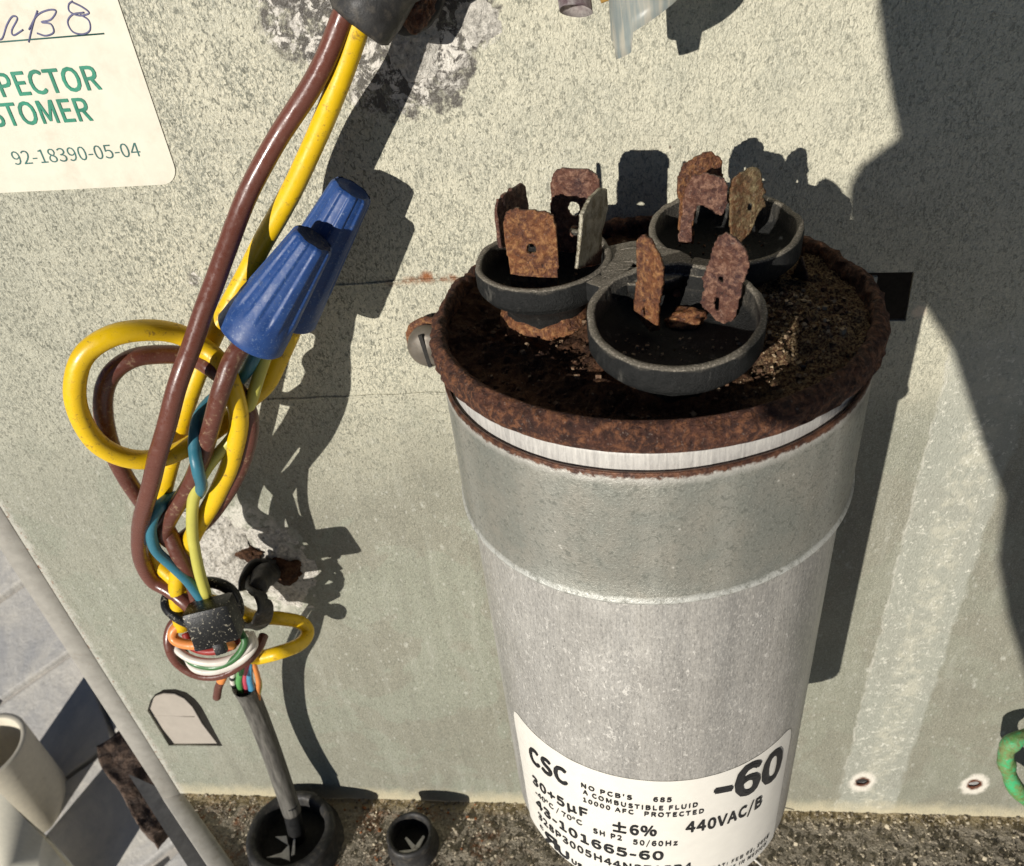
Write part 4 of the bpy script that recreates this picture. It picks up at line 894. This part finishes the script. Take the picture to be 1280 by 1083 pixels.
# ------------------------------------------------------------------ bushing and sleeves at the top
gl = thing('top_bushing', 'black rubber bushing at the top where the thick wires come through', 'bushing', GLAND)
bm = bmesh.new(); gax = (at(440, 32, 1.9) - at(500, -70, 2.2)).normalized(); gc = at(462, 6, 2.1)
lathe(bm, [(.30, .30), (.42, .34), (.50, .28), (.52, .0), (.50, -.4), (.56, -.5), (.60, -.9), (.6, -2.2), (.3, -2.2)], gc, 50, gax, fn=lambda v, a: v * (1 + .03 * fbm(v, 4, 2))); bmesh.ops.recalc_face_normals(bm, faces=bm.faces); obj('sleeve', bm, M_rubber, gl)
bm = bmesh.new(); lathe(bm, [(.40, -.1), (.58, -.08), (.62, .05), (.58, .15), (.40, .2)], at(505, -14, PY - .25), 50, (.1, -1, .1), closed=True, fn=lambda v, a: v * (1 + .08 * fbm(v, 3, 4))); bmesh.ops.recalc_face_normals(bm, faces=bm.faces); obj('collar', bm, M_rubber, gl)
bm = bmesh.new(); bmesh.ops.create_icosphere(bm, subdivisions=5, radius=.38)
for v in bm.verts: d = v.co.copy(); v.co = d * .8 * (1 + .4 * fbm(d, 3, 6)) + at(520, 4, 2.6)
obj('rust_lump', bm, M_rim, gl)
def sleeve(name, label, px, py, y, r, length, m, cut, seed, axis=(0, 0, 1)):
    top = at(px, py, y); ax = Vector(axis).normalized(); bm = bmesh.new(); uvl = bm.loops.layers.uv.verify(); seg = 60; rows = 24; g = {}
    U = ax.orthogonal().normalized(); U = Vector((1, 0, 0)); U = (U - ax * U.dot(ax)).normalized(); V = ax.cross(U)
    for k in range(seg):
        a = 2 * PI * k / seg; z0 = cut(a)
        for j in range(rows + 1):
            z = z0 + (length - z0) * j / rows; rr = r * (1 + .04 * math.sin(3 * a + z)); g[k, j] = bm.verts.new(top + U * rr * math.cos(a) + V * rr * .8 * math.sin(a) + ax * z)
    for k in range(seg):
        for j in range(rows):
            f = bm.faces.new((g[k, j], g[(k + 1) % seg, j], g[(k + 1) % seg, j + 1], g[k, j + 1]))
            for lp, (u, v) in zip(f.loops, ((j, k), (j, k + 1), (j + 1, k + 1), (j + 1, k))): lp[uvl].uv = (u / rows * 4, v / seg)
    bmesh.ops.solidify(bm, geom=bm.faces[:], thickness=.05); bmesh.ops.recalc_face_normals(bm, faces=bm.faces)
    return bm
bmS = sleeve('plastic_sleeve', '', 816, 14, 1.45, .56, 4.5, M_sleeve, lambda a: .08 * math.cos(a) * 1.2 + (-.22 if abs(((a - 3.75) + PI) % (2 * PI) - PI) < .35 else 0) + .18 * math.cos(a), 1, (-.06, 0, 1))
tag(obj('plastic_sleeve', bmS, M_sleeve), 'translucent milky plastic sleeve with torn lower end at the top edge', 'sleeve')
t2 = thing('stained_connector', 'whitish stained connector beside the translucent sleeve at the top edge', 'connector', at(722, 10, 1.6))
bmS = sleeve('s', '', 720, 14, 1.7, .22, 3.5, None, lambda a: .12 * math.cos(a + 2), 2, (-.1, 0, 1)); obj('sleeve', bmS, M_sleeve2, t2)
bm = bmesh.new(); box(bm, at(741, 0, 1.7) + Vector((0, 0, .9)), (.26, .09, 1.9), Matrix.Rotation(-.25, 3, 'Y'), .02); obj('blade', bm, M_amber, t2)

# ------------------------------------------------------------------ bushings standing on the ledge
def bushing(label, c, r, h, wall, seed, prongs):
    root = thing('snap_bushing', label, 'bushing', (c.x, c.y, LEDGE), 'black bushings on the ledge')
    zb, zt = LEDGE - .5, c.z
    bm = bmesh.new(); prof = [(r - wall, zb), (r - wall * .95, zt - .12), (r - wall * .8, zt), (r - wall * .35, zt + .03), (r - wall * .05, zt - .04), (r, zt - .16), (r * .97, zt - .35), (r * 1.0, LEDGE + .25), (r * 1.08, LEDGE + .15), (r * 1.08, zb)]
    lathe(bm, prof, (c.x, c.y, 0), 80, fn=lambda v, a: Vector((v.x * (1 + .03 * fbm((v.x, v.y, v.z), 1.6, seed)), v.y * (1 + .03 * fbm((v.x, v.y, v.z), 1.6, seed + 2)), v.z + .03 * fbm((v.x, v.y, 0), 1.5, seed)))); bmesh.ops.recalc_face_normals(bm, faces=bm.faces); obj('ring', bm, M_rubber, root)
    bm = bmesh.new(); lathe(bm, [(r - wall + .02, LEDGE + .16), (0.01, LEDGE + .16)], (c.x, c.y, 0), 40); obj('dark_bore', bm, M_dark, root)  # dark disc stands in for the shade down the hole
    for pl in prongs:
        zq = pl[0]; pts = [atz(*q, zq) for q in pl[1]]
        bm = bmesh.new(); vs = [bm.verts.new(q) for q in pts]; bm.faces.new(vs); bmesh.ops.recalc_face_normals(bm, faces=bm.faces); r_ = bmesh.ops.extrude_face_region(bm, geom=bm.faces[:]); bmesh.ops.translate(bm, verts=[v for v in r_['geom'] if isinstance(v, bmesh.types.BMVert)], vec=(0, 0, -.05)); bmesh.ops.recalc_face_normals(bm, faces=bm.faces)
        obj('prong', bm, M_white_plastic, root, smooth=False)
    return root
bushing('large thick black rubber bushing on the ledge with the grey cable in it', atz(362, 1038, -18.5), 1.40, .9, .36, 1,
        [(-18.8, [(344, 1046), (358, 1045), (360, 1056), (353, 1052)]), (-18.8, [(333, 1072), (352, 1066), (361, 1056), (362, 1076), (350, 1072)]), (-18.75, [(367, 1046), (369, 1044), (368, 1068), (364, 1070)])])
bushing('small black bushing on the ledge with a white three-armed insert', atz(512, 1042, -18.6), .74, .8, .17, 5,
        [(-18.85, [(506, 1048), (508, 1046), (520, 1058), (515, 1062)]), (-18.85, [(529, 1044), (531, 1046), (524, 1060), (517, 1060)]), (-18.85, [(497, 1066), (498, 1064), (514, 1062), (522, 1060), (519, 1067), (512, 1067)])])
bm = bmesh.new(); P = spline([at(*p) for p in [(1300, 918, 2.6), (1278, 922, 2.4), (1262, 932, 2.3), (1257, 948, 2.25), (1262, 968, 2.2), (1273, 990, 2.1), (1295, 1008, 2.0)]], 8)
tube(bm, P, lambda t: .20 + .02 * math.sin(t * 26), 16, True, .12, 3.); tag(obj('corroded_wire', bm, M_verd), 'bent wire covered in green verdigris at the right edge', 'wire')
bm = bmesh.new(); tube(bm, spline([atz(*p) for p in [(925, 1068, -18.9), (942, 1074, -18.7), (962, 1092, -18.8)]], 6), .03, 8); tag(obj('loose_strand', bm, M_white_plastic), 'thin pale strand poking out under the capacitor', 'strand')

# ------------------------------------------------------------------ things beyond the left edge
pv = thing('pvc_pipe', 'cream plastic pipe standing open at the far lower left', 'pipe', atz(-32, 940, -46))
c = atz(-24, 938, -39); R0 = 2.9
bm = bmesh.new(); lathe(bm, [(R0, -46), (R0, c.z), (R0 - .15, c.z + .1), (R0 - .4, c.z), (R0 - .4, -46)], (c.x, c.y, 0), 64); bmesh.ops.recalc_face_normals(bm, faces=bm.faces); sharp(obj('pipe_wall', bm, M_pvc, pv), 60)
bm = bmesh.new(); q = [atz(-60, 983, -34), atz(2, 983, -34), atz(66, 1046, -39), atz(40, 1140, -46), atz(-60, 1140, -46)]
vs = [bm.verts.new(p) for p in q]; bm.faces.new(vs); r_ = bmesh.ops.extrude_face_region(bm, geom=bm.faces[:]); bmesh.ops.translate(bm, verts=[v for v in r_['geom'] if isinstance(v, bmesh.types.BMVert)], vec=(0, 0, -10)); bmesh.ops.recalc_face_normals(bm, faces=bm.faces); bmesh.ops.bevel(bm, geom=bm.edges[:], offset=.5, segments=3, affect='EDGES')
tag(obj('cream_block', bm, M_cream), 'smooth cream coloured block in the lower left corner', 'block')
bm = bmesh.new(); q = [atz(116, 936, -24), atz(152, 910, -24), atz(228, 1015, -24), atz(184, 1050, -24)]
vs = [bm.verts.new(p) for p in q]; bm.faces.new(vs); r_ = bmesh.ops.extrude_face_region(bm, geom=bm.faces[:]); bmesh.ops.translate(bm, verts=[v for v in r_['geom'] if isinstance(v, bmesh.types.BMVert)], vec=(0, 0, -1.0)); bmesh.ops.recalc_face_normals(bm, faces=bm.faces)
bmesh.ops.subdivide_edges(bm, edges=bm.edges[:], cuts=14, use_grid_fill=True)
for v in bm.verts: v.co += Vector((nz(v.co, .7, 1), nz(v.co, .7, 2), nz(v.co, .7, 3))) * .28 + Vector((nz(v.co, 2.5, 1), nz(v.co, 2.5, 2), nz(v.co, 2.5, 3))) * .1
tag(obj('rusty_bracket', bm, M_rustblock), 'dark brown rusted bracket sticking out behind the left metal edge', 'bracket')

# ------------------------------------------------------------------ the phone held beside the lens, whose shadow falls across the right of the sheet
poly = [(1094, -260), (1095, 0), (1107, 90), (1124, 178), (1098, 190), (1076, 206), (1061, 232), (1058, 270), (1100, 350), (1150, 376), (1190, 440), (1229, 560), (1254, 622), (1246, 700), (1258, 770), (1284, 850), (1310, 1100), (1900, 1100), (1900, -260)]
C0 = CAM - FW * 2.5
def back(px, py):
    p = at(px, py, PY); t = (p - C0).dot(FW) / LD.dot(FW); return p - LD * t
ph = [back(*q) for q in poly]; o0 = ph[0]
pts2 = [((q - o0).dot(RX), (q - o0).dot(UP)) for q in ph]
bm = fill_plate(pts2, [], .5, lambda u, v, w: o0 + RX * u + UP * v - FW * (w + .25))
tag(obj('held_phone', bm, M_phone, smooth=False), 'dark hand-held phone behind the viewpoint that shades the right side', 'phone')
